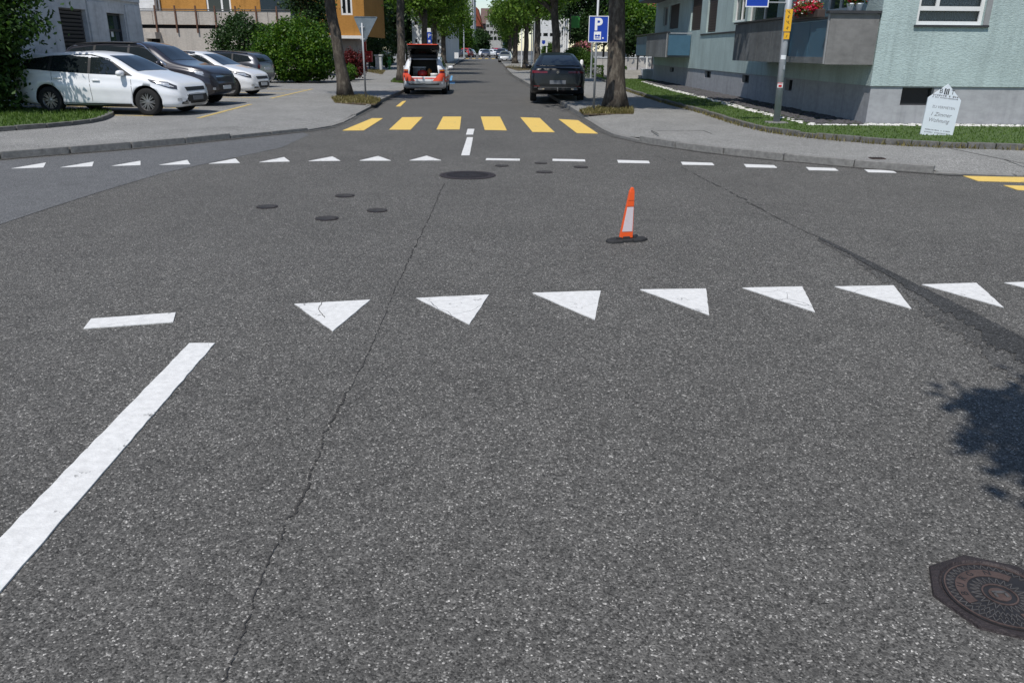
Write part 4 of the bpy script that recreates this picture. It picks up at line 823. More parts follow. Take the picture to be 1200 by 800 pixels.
# ================================================================== VEHICLES
def paint(name, col, rough=.3, metal=0., coat=.8):
    m, t, b = mat_base(name); b.inputs['Base Color'].default_value = (*col, 1); b.inputs['Roughness'].default_value = rough; b.inputs['Metallic'].default_value = metal
    b.inputs['Coat Weight'].default_value = coat; b.inputs['Coat Roughness'].default_value = .03
    nz = N(t, 'ShaderNodeTexNoise', Scale=2.5, Detail=6.); t.links.new(t.nodes.new('ShaderNodeTexCoord').outputs['Object'], nz.inputs['Vector'])
    t.links.new(mul(t, col, ramp(t, nz.outputs['Fac'], [(.3, .93), (.7, 1.04)])), b.inputs['Base Color']); return m
K = dict(white=paint('car_white', (.74, .75, .77)), dark=paint('car_anthracite', (.03, .028, .036), .3, .15), black=paint('car_black', (.004, .004, .005), .35, 0., .3), silver=paint('car_silver', (.42, .44, .46), .35, .6), slate=paint('car_slate', (.07, .075, .09), .3, .4), redc=paint('car_red', (.35, .02, .02)), bluec=paint('car_blue', (.03, .10, .25)),
         trim=simple('black_trim', (.018, .018, .019), .55, var=.1), tyre=simple('tyre', (.012, .012, .012), .95, var=.2, scale=20), rim=simple('alloy', (.5, .5, .51), .3, .85, .1), rimd=simple('alloy_grey', (.32, .31, .31), .35, .8, .1), chrome=simple('chrome', (.75, .75, .76), .12, 1., 0), tail=simple('tail_lamp', (.13, .006, .008), .15, var=.1, coat=.6), lamp=simple('head_lamp', (.5, .52, .54), .12, .5, .3, 25, coat=.8), lampd=simple('lamp_housing', (.06, .06, .065), .2, .3, .2, coat=.8),
         gap=simple('panel_gap', (.03, .03, .032), .8, var=0), stripe=simple('red_reflective', (.85, .10, .05), .4, var=.08), plate=simple('number_plate', (.62, .64, .66), .5, var=.06), plated=simple('number_plate_shade', (.14, .15, .17), .5, var=.06), amber=simple('amber_lens', (.7, .2, .01), .2, var=.1))
def mono(P):                                        # monotone cubic through control points
    x = np.array([p[0] for p in P]); y = np.array([p[1] for p in P]); h = np.diff(x); d = np.diff(y) / h; m = np.zeros(len(x)); m[0], m[-1] = d[0], d[-1]
    for i in range(1, len(x) - 1): m[i] = 0 if d[i - 1] * d[i] <= 0 else 3 * (h[i - 1] + h[i]) / ((2 * h[i] + h[i - 1]) / d[i - 1] + (h[i] + 2 * h[i - 1]) / d[i])
    def f(q):
        i = int(min(max(np.searchsorted(x, q) - 1, 0), len(h) - 1)); t = (q - x[i]) / h[i]; t = min(max(t, 0), 1)
        return (2 * t ** 3 - 3 * t * t + 1) * y[i] + (t ** 3 - 2 * t * t + t) * h[i] * m[i] + (-2 * t ** 3 + 3 * t * t) * y[i + 1] + (t ** 3 - t * t) * h[i] * m[i + 1]
    return f
SPECS = dict(
    estate=dict(top=[(-2.28, .60), (-2.25, .95), (-2.16, 1.15), (-2.0, 1.31), (-1.74, 1.395), (-.9, 1.465), (-.25, 1.485), (.15, 1.46), (.5, 1.36), (1.24, 1.01), (1.5, .955), (1.95, .84), (2.18, .72), (2.28, .52)],
                belt=[(-2.28, .58), (-2.24, .92), (-1.6, 1.0), (.4, .925), (1.2, .885), (1.9, .75), (2.18, .63), (2.28, .45)], wid=[(-2.28, .66), (-2.2, .79), (-1.85, .87), (-1, .905), (1, .905), (1.6, .885), (2.0, .80), (2.18, .68), (2.28, .48)], bot=[(-2.28, .42), (-2.1, .27), (-1.5, .2), (1.6, .19), (2.1, .2), (2.28, .28)], ax=(-1.22, 1.43), wr=.325, W=1.81,
                win=[([(-1.98, 1.07), (-1.16, 1.02)], [(-1.80, 1.275), (-1.13, 1.365)]), ([(-1.09, 1.015), (-.07, .97)], [(-1.06, 1.372), (-.10, 1.41)]), ([(.0, .967), (.95, .935)], [(-.03, 1.41), (.42, 1.32)])], pil=[([(-1.16, 1.02), (-1.09, 1.015)], [(-1.13, 1.365), (-1.06, 1.372)]), ([(-.07, .97), (.0, .967)], [(-.10, 1.41), (-.03, 1.41)]), ([(.95, .935), (1.12, .922)], [(.42, 1.32), (.47, 1.30)])],
                ws=(.66, 1.03, .54, 1.385), rw=(.60, 1.06, .50, 1.32), gaps=(-1.05, -.03, 1.08), hl=([(1.60, .79), (2.0, .655), (2.16, .62)], [(1.50, .855), (1.95, .795), (2.13, .71)])),
    suv=dict(top=[(-2.4, .7), (-2.37, 1.05), (-2.25, 1.3), (-2.05, 1.58), (-1.8, 1.68), (-.8, 1.74), (.1, 1.73), (.5, 1.66), (1.25, 1.22), (1.5, 1.15), (2.0, 1.06), (2.26, .93), (2.4, .62)],
             belt=[(-2.4, .68), (-2.3, 1.05), (-1.2, 1.12), (.5, 1.09), (1.25, 1.06), (2.0, .93), (2.28, .8), (2.4, .55)], wid=[(-2.4, .72), (-2.3, .86), (-1.9, .93), (-1, .96), (1, .96), (1.7, .94), (2.15, .86), (2.3, .76), (2.4, .58)], bot=[(-2.4, .5), (-2.2, .34), (-1.6, .27), (1.7, .27), (2.2, .3), (2.4, .4)], ax=(-1.4, 1.45), wr=.365, W=1.92,
             win=[([(-2.1, 1.15), (-1.2, 1.14)], [(-1.9, 1.53), (-1.17, 1.62)]), ([(-1.12, 1.14), (-.1, 1.12)], [(-1.1, 1.625), (-.12, 1.65)]), ([(-.03, 1.12), (1.0, 1.1)], [(-.05, 1.65), (.5, 1.59)])], pil=[([(-1.2, 1.14), (-1.12, 1.14)], [(-1.17, 1.62), (-1.1, 1.625)]), ([(-.1, 1.12), (-.03, 1.12)], [(-.12, 1.65), (-.05, 1.65)])],
             ws=(.70, 1.24, .56, 1.62), rw=(.66, 1.2, .55, 1.58), gaps=(-1.1, -.06, 1.15), hl=([(1.82, .94), (2.15, .81), (2.3, .77)], [(1.76, 1.03), (2.1, .97), (2.27, .88)])),
    coupe=dict(top=[(-2.36, .62), (-2.34, .98), (-2.27, 1.12), (-2.12, 1.16), (-1.6, 1.36), (-1.0, 1.53), (-.3, 1.6), (.15, 1.58), (.55, 1.5), (1.3, 1.12), (1.5, 1.06), (2.0, .96), (2.24, .85), (2.36, .6)],
               belt=[(-2.36, .6), (-2.3, 1.0), (-1.2, 1.08), (.5, 1.04), (1.3, 1.0), (2.0, .86), (2.24, .74), (2.36, .5)], wid=[(-2.36, .68), (-2.32, .80), (-2.2, .885), (-2.0, .93), (-1, .945), (1, .945), (1.7, .93), (2.1, .85), (2.26, .74), (2.36, .56)], bot=[(-2.36, .42), (-2.2, .34), (-1.6, .24), (1.7, .24), (2.2, .27), (2.36, .36)], ax=(-1.42, 1.45), wr=.365, W=1.89,
               win=[([(-1.75, 1.11), (-1.1, 1.1)], [(-1.35, 1.38), (-1.05, 1.46)]), ([(-1.03, 1.1), (-.1, 1.08)], [(-1.0, 1.47), (-.12, 1.52)]), ([(-.03, 1.08), (1.0, 1.06)], [(-.05, 1.52), (.5, 1.46)])], pil=[],
               ws=(.68, 1.16, .54, 1.49), rw=(.60, 1.2, .46, 1.5), gaps=(-1.05, -.06, 1.15), hl=([(1.85, .9), (2.2, .8), (2.28, .74)], [(1.8, .95), (2.15, .89), (2.25, .83)])),
)
def wheel(parent, x, y, r, rimm, spokes=9):
    s = 1 if y > 0 else -1
    w_ = MB().lathe([(r * .66, -.1), (r * .9, -.11), (r * .985, -.085), (r, -.05), (r, .05), (r * .985, .085), (r * .9, .11), (r * .66, .1)], n=28, axis='y', cap=False); w_ = w_.build('wheel', K['tyre'], parent, True, True); w_.location = (x, y, r)
    mb = MB().lathe([(r * .66, -.1), (r * .66, s * .07), (r * .63, s * .09), (r * .6, s * .07), (r * .58, s * .02)], n=28, axis='y', cap=False)
    for i in range(spokes):
        for dd in (-.09, .09):
            a = 2 * math.pi * i / spokes + dd; a2 = 2 * math.pi * i / spokes + dd * 1.7; d = Vector((math.cos(a2), 0, math.sin(a2))) * r * .6 - Vector((math.cos(a), 0, math.sin(a))) * r * .12; c_ = Vector((math.cos(a), 0, math.sin(a))) * r * .12 + d * .5
            mb.box((c_.x, s * .066, c_.z), (d.length, .025, .022), M=Matrix.Rotation(-math.atan2(d.z, d.x), 3, 'Y'))
    mb.lathe([(r * .2, s * .03), (r * .19, s * .075), (r * .07, s * .085), (.001, s * .085)], n=14, axis='y'); rm = mb.build('rim', rimm, w_, False, True)
    MB().lathe([(r * .6, s * .0), (.001, s * .0)], n=20, axis='y').build('brake_disc', K['trim'], w_, local=True)
def car(kind, label, col, loc, yaw, rimm='rim', cat='car', group=None, lo=False, rails=True, boot=False, plate='plate', cladding=True, mirror=None, name='car', cut=True):
    S = SPECS[kind]; t = empty(name, loc, yaw, label, cat, group); top, belt, wid, bot = mono(S['top']), mono(S['belt']), mono(S['wid']), mono(S['bot'])
    x0, x1 = S['top'][0][0], S['top'][-1][0]; ns = 30 if lo else 90; xs = [x0 + (x1 - x0) * (.5 - .5 * math.cos(math.pi * i / ns)) for i in range(ns + 1)]; sec = []
    for x in xs:
        zt, zb, wv = top(x), bot(x), wid(x); zs_ = min(belt(x), zt - .035); H = zt - zs_; zz = lambda f: zb + (zs_ - zb) * f
        tum = .30 if kind != 'coupe' else .46
        half = [(0, zb), (wv - .13, zb), (wv - .045, zb + .05), (wv - .02, zz(.17)), (wv - .024, zz(.30)), (wv - .006, zz(.50)), (wv + .004, zz(.745)), (wv - .012, zz(.775)), (wv - .012, zz(.9)), (wv - .03, zz(1)), (wv - .055, zs_ + .10 * H), (wv - .05 - tum * .5 * H - .01, zs_ + .45 * H), (wv - .05 - tum * H - .02, zs_ + .80 * H), (wv - .05 - tum * H - .09, zs_ + .93 * H), (wv - .05 - tum * H - .22, zs_ + .985 * H), (0, zt + .012)]
        half = [(max(0, a), b) for a, b in half]; sec.append(half)
    m_ = len(sec[0]); vs = []; fs = []
    ring = [1] * 0
    for x, hf in zip(xs, sec):
        full = [(a, b) for a, b in hf] + [(-a, b) for a, b in hf[-2:0:-1]]; vs += [(x, a, b) for a, b in full]
    k = 2 * m_ - 2
    fs = [(i * k + j, i * k + (j + 1) % k, (i + 1) * k + (j + 1) % k, (i + 1) * k + j) for i in range(ns) for j in range(k)] + [list(range(k)), list(range(ns * k, (ns + 1) * k))]
    mb = MB().add(vs, fs); me = mb.mesh('body'); me.polygons.foreach_set('use_smooth', [len(p.vertices) == 4 for p in me.polygons])
    bm = bmesh.new(); bm.from_mesh(me); bvh = BVHTree.FromBMesh(bm); bm.free(); me.materials.append(K[col]); me.materials.append(K['trim'])
    body = bpy.data.objects.new('body', me); C.objects.link(body); wr = S['wr']
    if not lo and cut:
        cuts = []
        for xa in S['ax']:
            cm = MB(); cm.mi = 1; cm.lathe([(wr + .055, -1.2), (wr + .055, 1.2)], (xa, 0, wr + .01), 40, 'y'); co = bpy.data.objects.new('cut', cm.mesh('cut')); co.data.materials.append(K[col]); co.data.materials.append(K['trim']); C.objects.link(co); cuts.append(co)
        if boot:
            cm = MB(); cm.mi = 1; cm.add([(-3, -.60, .70), (-3, .60, .70), (-3, .50, 1.34), (-3, -.50, 1.34), (-.9, -.60, .70), (-.9, .60, .70), (-.9, .50, 1.33), (-.9, -.50, 1.33)], [(0, 1, 2, 3), (4, 5, 6, 7), (0, 1, 5, 4), (1, 2, 6, 5), (2, 3, 7, 6), (3, 0, 4, 7)]); co = bpy.data.objects.new('cut', cm.mesh('cut')); co.data.materials.append(K[col]); co.data.materials.append(K['trim']); C.objects.link(co); cuts.append(co)
        for co in cuts: md = body.modifiers.new('b', 'BOOLEAN'); md.operation = 'DIFFERENCE'; md.solver = 'EXACT'; md.object = co
        dg = bpy.context.evaluated_depsgraph_get(); dg.update(); nm = bpy.data.meshes.new_from_object(body.evaluated_get(dg)); body.modifiers.clear(); body.data = nm
        for co in cuts: bpy.data.objects.remove(co)
    body.parent = t
    def cast(axis, p, off):
        o_, d_ = {'l': ((p[0], 3, p[1]), (0, -1, 0)), 'r': ((p[0], -3, p[1]), (0, 1, 0)), 'f': ((4, p[0], p[1]), (-1, 0, 0)), 'b': ((-4, p[0], p[1]), (1, 0, 0)), 't': ((p[0], p[1], 4), (0, 0, -1))}[axis]
        h, n, _, _ = bvh.ray_cast(Vector(o_), Vector(d_))
        if h is None: h, n, _, _ = bvh.find_nearest(Vector(o_) + Vector(d_) * 2.2)
        if n.dot(Vector(d_)) > 0: n = -n
        return h + n * off
    def patch(name, axis, b_, t_, mat, off=.005, nu=10, nv=5, par=None):
        def samp(P, s): s *= len(P) - 1; i = min(int(s), len(P) - 2); f = s - i; return (P[i][0] * (1 - f) + P[i + 1][0] * f, P[i][1] * (1 - f) + P[i + 1][1] * f)
        g_ = []
        for j in range(nv + 1):
            for i in range(nu + 1): a, b = samp(b_, i / nu), samp(t_, i / nu); f = j / nv; g_.append(cast(axis, (a[0] * (1 - f) + b[0] * f, a[1] * (1 - f) + b[1] * f), off))
        return MB().add(g_, [(j * (nu + 1) + i, j * (nu + 1) + i + 1, (j + 1) * (nu + 1) + i + 1, (j + 1) * (nu + 1) + i) for j in range(nv) for i in range(nu)]).build(name, mat if not isinstance(mat, str) else K[mat], par or body, True, True)
    gl = M['glass']
    for s in 'lr':
        for b_, t_ in S['win']: patch('side_window', s, b_, t_, gl, .006, 8 if not lo else 3, 5 if not lo else 2)
        for b_, t_ in S['pil']: patch('pillar', s, b_, t_, 'trim', .0055, 2, 4)
    a, zl, b, zh = S['ws']; patch('windscreen', 'f', [(-a, zl), (-a * .5, zl + .015), (a * .5, zl + .015), (a, zl)], [(-b, zh), (b, zh)], gl, .006, 12 if not lo else 4, 8 if not lo else 3)
    a, zl, b, zh = S['rw']
    if not boot: patch('rear_window', 'b', [(-a, zl), (a, zl)], [(-b, zh), (b, zh)], gl, .006, 12 if not lo else 4, 8 if not lo else 3)
    for xa in S['ax']:
        for y in (-1, 1): wheel(t, xa, y * (S['W'] / 2 - .125), wr, K[rimm], 5 if lo else 8)
    E = S['W'] / 2; hb, ht = S['hl']
    for s in 'lr':
        hlp = patch('headlamp', s, hb, ht, 'lampd', .006, 8, 3); 
        if not lo:
            q = lambda P, f: [(p_[0] * .93 + hb[1][0] * .07, p_[1]) for p_ in P]
            patch('lens', s, [(hb[0][0] * .6 + hb[1][0] * .4, hb[0][1] * .5 + hb[1][1] * .5 + .02), (hb[1][0] + .03, hb[1][1] + .02)], [(ht[0][0] * .6 + ht[1][0] * .4, ht[0][1] * .55 + ht[1][1] * .45 - .015), (ht[1][0] + .03, ht[1][1] - .025)], 'lamp', .0085, 5, 2, hlp)
    zf = S['belt'][-1][1]
    patch('upper_grille', 'f', [(-.42, zf + .13), (.42, zf + .13)], [(-.45, zf + .22), (.45, zf + .22)], 'trim', .006, 8, 2); patch('lower_grille', 'f', [(-.36, zf - .16), (.36, zf - .16)], [(-.46, zf + .04), (.46, zf + .04)], 'trim', .006, 8, 3)
    MB().box((x1 + .012, 0, zf - .04), (.02, .46, .10)).build('number_plate', K[plate], body, local=True)
    if not lo:
        for s, sg in (('l', 1), ('r', -1)):
            for xg in S['gaps']: zb_ = bot(xg) + .13; patch('door_gap', s, [(xg - .005, zb_), (xg + .005, zb_)], [(xg - .005, belt(xg) + .01), (xg + .005, belt(xg) + .01)], 'gap', .003, 1, 8)
            for xg in S['gaps'][:2]:
                p_ = cast(s, (xg + .18, belt(xg) - .13), .018); MB().box(p_, (.2, .03, .035)).build('door_handle', K[col], body, local=True, bevel=.008)
            patch('sill', s, [(-S['ax'][1] + .62, bot(0) + .005), (S['ax'][1] - .42, bot(0) + .005)], [(-S['ax'][1] + .62, bot(0) + .085), (S['ax'][1] - .42, bot(0) + .085)], 'trim', .005, 10, 2)
            p_ = cast(s, (S['gaps'][2] - .22, belt(.9) + .05), 0.); mr = MB().lathe([(.02, -.11), (.075, -.085), (.088, 0), (.075, .085), (.02, .11)], (0, 0, 0), 12, 'y'); mr.v = [(p_.x + .02 + v[0] * .9, p_.y + sg * .13 + v[1], p_.z + .035 + v[2] * .85) for v in mr.v]; mr.box((p_.x, p_.y + sg * .03, p_.z - .005), (.05, .1, .03)); mr.build('door_mirror', K[mirror or col], body, True, True)
            patch('fog_lamp', 'f', [(sg * .61, zf - .10), (sg * .70, zf - .09)], [(sg * .62, zf - .03), (sg * .70, zf - .03)], 'lamp', .006, 3, 3)
            if rails: pts = [cast('t', (x, sg * (wid(x) - .30 * (top(x) - belt(x)) - .13)), .035) for x in np.linspace(-1.75, .15, 9)]; MB().tube(pts, .018, 6).build('roof_rail', K['trim'], body, True, True)
        patch('bumper_trim', 'f', [(-.62, bot(x1) + .0), (.62, bot(x1) + .0)], [(-.62, bot(x1) + .05), (.62, bot(x1) + .05)], 'trim', .006, 8, 2)
    return t, body, patch, cast
# --- white estate on the left
g1, g2 = G(61, 129, PZ), G(184.5, 134, PZ); mid = (g1 + g2) / 2
t, bo, patch, cast = car('estate', 'white estate car seen from its side, nearest of the parked row', 'white', (-10.28, 21.15, PZ), R(-9), 'rimd', plate='plated', rails=False)
for sg, s in ((1, 'l'), (-1, 'r')):
    patch('tail_lamp', s, [(-2.2, .86), (-1.98, .90)], [(-2.18, .99), (-1.92, .97)], 'tail', .006, 4, 3)
for a in (-.5, .5): patch('grille_wing', 'f', [(a - .14 if a > 0 else a - .04, .33), (a + .04 if a > 0 else a + .14, .33)], [(a - .14 if a > 0 else a + .10, .5), (a - .10 if a > 0 else a + .14, .5)], 'trim', .0065, 3, 3)
# --- anthracite off-road car behind it
t, bo, patch, cast = car('suv', 'anthracite off-road car parked behind the white estate', 'dark', (-10.85, 24.6, PZ), R(-8), 'rimd'); patch('chrome_strip', 'f', [(-.45, .80), (.45, .80)], [(-.45, .825), (.45, .825)], 'chrome', .009, 8, 1)
for s in 'lr': patch('window_trim', s, [(-2.05, 1.575), (-.8, 1.675), (.3, 1.655), (1.08, 1.115)], [(-2.05, 1.595), (-.8, 1.695), (.3, 1.675), (1.12, 1.125)], 'chrome', .012, 20, 1)
# --- second white estate
t, bo, patch, cast = car('estate', 'white estate car parked third, its front towards the street', 'white', (-11.15, 29.6, PZ), R(-8), 'rim')
# --- dark estate seen from behind
t, bo, patch, cast = car('estate', 'dark slate estate parked with its rear to the street before the shrubs', 'slate', (-12.9, 36.2, PZ), R(170), 'rimd')
for sg in (-1, 1): patch('tail_lamp', 'b', [(sg * .48, .80), (sg * .74, .80)], [(sg * .45, .93), (sg * .74, .93)], 'tail', .007, 4, 3)
MB().box((-2.27, 0, .78), (.03, .5, .11)).build('number_plate', K['plate'], bo, local=True)
# --- red and white service estate with its tailgate open
g = G(498, 108.3); t, bo, patch, cast = car('estate', 'white service estate with red reflective stripes and raised tailgate', 'white', (-3.72, 35.35, 0), R(92.6), 'rim', boot=True, rails=True)
for sg, s in ((1, 'l'), (-1, 'r')):
    for zz in (.48, .62): patch('reflective_stripe', s, [(-2.0, zz), (1.9, zz - .02)], [(-2.0, zz + .075), (1.9, zz + .055)], 'stripe', .005, 16, 2)
    patch('reflective_panel', 'b', [(sg * .34, .53), (sg * .83, .53)], [(sg * .62, .83), (sg * .83, .83)], 'stripe', .022, 4, 4); patch('tail_lamp', 'b', [(sg * .61, .83), (sg * .82, .83)], [(sg * .62, .97), (sg * .82, .97)], 'tail', .012, 4, 3); patch('indicator', 'b', [(sg * .63, .92), (sg * .80, .92)], [(sg * .63, .95), (sg * .80, .95)], 'amber', .016, 3, 1)
    patch('loading_edge_stripe', 'b', [(sg * .04, .62), (sg * .45, .62)], [(sg * .04, .66), (sg * .55, .66)], 'stripe', .007, 6, 1)
patch('bumper', 'b', [(-.80, .42), (.80, .42)], [(-.80, .53), (.80, .53)], 'silver', .02, 10, 2); patch('bumper_valance', 'b', [(-.6, .40), (.6, .40)], [(-.6, .45), (.6, .45)], 'trim', .026, 8, 1)
def gate_panel(name, a, b, wa, wb, th, mat, par=None):
    n = (b - a).cross(Vector((0, 1, 0))).normalized() * th
    vs = []
    for q in (Vector((0, 0, 0)), n): vs += [a + q + Vector((0, -wa, 0)), a + q + Vector((0, wa, 0)), b + q + Vector((0, wb, 0)), b + q + Vector((0, -wb, 0))]
    return MB().add(vs, [(0, 1, 2, 3), (4, 5, 6, 7), (0, 1, 5, 4), (1, 2, 6, 5), (2, 3, 7, 6), (3, 0, 4, 7)]).build(name, mat, par or t, False, True)
# --- the raised gate: hinge at the roof's rear edge, glass near the hinge, painted skin at the outer end, hanging slightly down
h0 = Vector((-1.80, 0, 1.41)); e1 = Vector((-2.22, 0, 1.80)); e2 = Vector((-2.36, 0, 1.89)); e3 = Vector((-2.56, 0, 1.90))
gt = gate_panel('tailgate', e1, e2, .63, .62, .06, K['trim'])
gate_panel('outer_skin', e2 + Vector((0.02, 0, .005)), e3 + Vector((-.02, 0, -.01)), .62, .58, -.025, K['stripe'], gt)
for sg in (-1, 1):
    gate_panel_v = [h0 + Vector((0, sg * .50, 0)), e1 + Vector((0, sg * .60, 0))]; MB().tube([gate_panel_v[0], gate_panel_v[1], e2 + Vector((0, sg * .6, 0))], [.045, .05, .04], 6).build('gate_side', K['trim'], gt, False, True)
    MB().tube([(-2.0, sg * .56, 1.2), e1 + Vector((-.02, sg * .55, -.1))], .012, 6).build('gas_strut', K['chrome'], gt, False, True)
MB().tube([h0 + Vector((0, -.5, 0)), h0 + Vector((0, .5, 0))], .04, 6).build('gate_hinge', K['trim'], gt, False, True)
lowp = h0.lerp(e1, .30); gate_panel('inner_trim', h0, lowp, .50, .53, .05, K['trim'], gt); gate_panel('gate_glass', lowp, e1, .53, .60, .008, M['cglass'], gt)
# things in the boot
def world_pt(p_): return t.matrix_basis @ Vector(p_)
def boot_item(name, label, cat, mb, mat, at, extra=None):
    p_ = Matrix.Translation(t.location) @ Matrix.Rotation(R(92.6), 4, 'Z') @ Vector(at); o = empty(name, p_, R(92.6), label, cat); mb.build('body', mat, o, True, True)
    if extra: extra(o)
    return o
bag = MB().lathe([(.02, 0), (.13, .01), (.16, .09), (.14, .19), (.06, .23), (.01, .235)], n=12); bag.v = [(v[0] * .8, v[1] * 1.3, v[2]) for v in bag.v]
boot_item('holdall', 'red bag lying in the open boot of the service estate', 'bag', bag, M['red'], (-1.88, .08, .705), lambda o: MB().tube([(0, -.1, .2), (0, -.06, .28), (0, .06, .28), (0, .1, .2)], .012, 6).build('handle', M['black'], o, local=True))
boot_item('storage_box', 'grey storage box behind the red bag in the open boot', 'box', MB().box((0, 0, .16), (.3, .5, .32)), M['greyfr'], (-1.5, .22, .705), lambda o: MB().box((0, 0, .335), (.32, .52, .03)).build('lid', M['frame'], o, local=True))
boot_item('canister', 'brownish orange canister in the open boot', 'canister', MB().lathe([(.09, 0), (.1, .02), (.1, .22), (.05, .27), (.04, .3), (.001, .3)], n=14), simple('orange_can', (.35, .13, .02), .5), (-1.75, -.2, .705), lambda o: MB().lathe([(.045, .29), (.045, .33), (.001, .33)], n=10).build('cap', M['black'], o, local=True))
boot_item('crate', 'white plastic crate at the right of the open boot', 'crate', MB().box((0, 0, .01), (.2, .28, .02)).box((-.09, 0, .07), (.015, .28, .1)).box((.09, 0, .07), (.015, .28, .1)).box((0, -.135, .07), (.165, .012, .1)).box((0, .135, .07), (.165, .012, .1)), M['frame'], (-2.02, -.4, .705))
# --- black coupe-backed car on the right
t, bo, patch, cast = car('coupe', 'black coupe-backed car parked half on the right pavement, seen from behind', 'black', (1.52, 30.1, .05), R(88.6), 'rimd', rails=False)
for sg in (-1, 1):
    patch('tail_lamp', 'b', [(sg * .34, .955), (sg * .86, .955)], [(sg * .36, 1.015), (sg * .86, 1.035)], 'tail', .009, 8, 3); patch('exhaust_trim', 'b', [(sg * .45, .43), (sg * .66, .43)], [(sg * .45, .475), (sg * .66, .475)], 'chrome', .012, 3, 1)
    patch('reflector', 'b', [(sg * .6, .53), (sg * .8, .53)], [(sg * .6, .555), (sg * .8, .555)], 'tail', .009, 3, 1)
patch('number_plate', 'b', [(-.27, .61), (.27, .61)], [(-.27, .73), (.27, .73)], 'plated', .012, 4, 2)
patch('bumper_line', 'b', [(-.78, .50), (.78, .50)], [(-.78, .51), (.78, .51)], 'rimd', .012, 8, 1); patch('bumper_lower', 'b', [(-.62, .43), (.62, .43)], [(-.66, .49), (.66, .49)], 'trim', .008, 8, 2)
p_ = cast('b', (0, .985), .012); em = MB().lathe([(.04, -.004), (.04, .004), (.033, .004), (.033, -.004), (.04, -.004)], p_, 20, 'x', False)
for a in (90, 210, 330): d = Vector((0, math.cos(R(a)), math.sin(R(a)))) * .036; em.box(p_ + d / 2, (.006, .036, .008), M=Matrix.Rotation(R(a), 3, 'X'))
em.build('emblem', K['chrome'], bo, False, True)
sp_ = [cast('b', (y, 1.12), .02) for y in np.linspace(-.72, .72, 12)]; MB().tube([q + Vector((-.03, 0, .045)) for q in sp_], .022, 6).build('boot_spoiler', K['black'], bo, True, True)
MB().tube([(-2.3, 0, .40), (-2.45, 0, .40), (-2.47, 0, .45)], .018, 6).lathe([(.001, .44), (.028, .455), (.028, .48), (.001, .5)], (-2.47, 0, 0), 10).build('tow_bar', K['chrome'], bo, False, True)
# --- far traffic
for px, D, kd, col, yaw, l in ((566, 178, 'estate', 'white', -90, 'white car approaching far down the street, left of two'), (569.5, 168, 'estate', 'slate', -90, 'blue grey car approaching far down the street'), (579, 188, 'estate', 'white', -60, 'white car turning at the far end of the street'), (592, 118, 'estate', 'silver', -92, 'silver car parked at the right kerb far down the street'), (587.5, 150, 'suv', 'dark', -92, 'dark car parked on the right at the far end'), (547.5, 165, 'suv', 'redc', 80, 'red car parked on the left at the far end'), (551.5, 172, 'estate', 'silver', 85, 'silver car parked behind the red one at far left'), (540.5, 155, 'estate', 'dark', 80, 'dark car parked behind the white board far left'), (583.5, 195, 'suv', 'redc', -60, 'dark red car beyond the far crossing')):
    car(kd, l, col, (AT(px, 66, D).x, D, zr(D) + .01), R(yaw), 'rimd', lo=True, group='cars far down the street')
g = AT(590, 62, 205); vn = empty('box_van', (g.x + 1, 205, zr(205)), R(-95), 'blue box van standing on the right at the far end', 'van')
MB().box((-.8, 0, 1.9), (4.2, 2.1, 2.6)).build('cargo_box', K['bluec'], vn, local=True, bevel=.05); MB().add([(1.35, -1, .4), (1.35, 1, .4), (2.9, 1, .4), (2.9, -1, .4), (1.35, -1, 2.3), (1.35, 1, 2.3), (2.1, .95, 2.3), (2.1, -.95, 2.3), (2.85, 1, 1.2), (2.85, -1, 1.2)], [(0, 1, 2, 3), (0, 1, 5, 4), (4, 5, 6, 7), (6, 7, 9, 8), (8, 9, 3, 2), (1, 2, 8, 6, 5), (0, 3, 9, 7, 4)]).build('cab', K['bluec'], vn, local=True)
MB().add([(2.16, -.85, 2.24), (2.16, .85, 2.24), (2.83, .88, 1.26), (2.83, -.88, 1.26)], [(0, 1, 2, 3)]).build('windscreen', M['glass'], vn, local=True)
for x in (-2.0, 2.0):
    for y in (-.95, .95): wheel(vn, x, y, .38, K['rimd'], 5)

# ================================================================== STREET FURNITURE AND SMALL THINGS
# --- folding traffic cone (a tapered double board on a black rubber foot)
g = G(733, 282.5); cone = empty('traffic_marker', (g.x, g.y, 0), R(12), 'orange tapered traffic marker with white reflective panel on black rubber foot', 'traffic cone')
ft = MB(); foot = [(-.20, -.06), (-.155, -.095), (-.06, -.09), (-.05, -.065), (.05, -.06), (.06, -.08), (.15, -.06), (.225, .0), (.215, .06), (.12, .085), (.11, .06), (.0, .07), (-.01, .095), (-.12, .06), (-.20, .0)]
n = len(foot); ft.add([(x, y, 0) for x, y in foot] + [(x * .99, y * .97, .018) for x, y in foot] + [(x * .92, y * .88, .028) for x, y in foot], [list(range(n - 1, -1, -1)), list(range(2 * n, 3 * n))] + [(k * n + i, k * n + (i + 1) % n, (k + 1) * n + (i + 1) % n, (k + 1) * n + i) for k in (0, 1) for i in range(n)])
ft.build('foot', M['rubber'], cone, False, True); MB().box((0, 0, .035), (.07, .06, .03)).box((-.07, -.01, .034), (.05, .03, .02)).box((.09, .02, .034), (.05, .03, .02)).build('socket', M['rubber'], cone, local=True, bevel=.005)
def board_at(f, dy): w_ = .064 - .045 * f; lean = .036 * f; return [(-w_ + lean, dy, .035 + .475 * f), (w_ + lean, dy, .035 + .475 * f)]
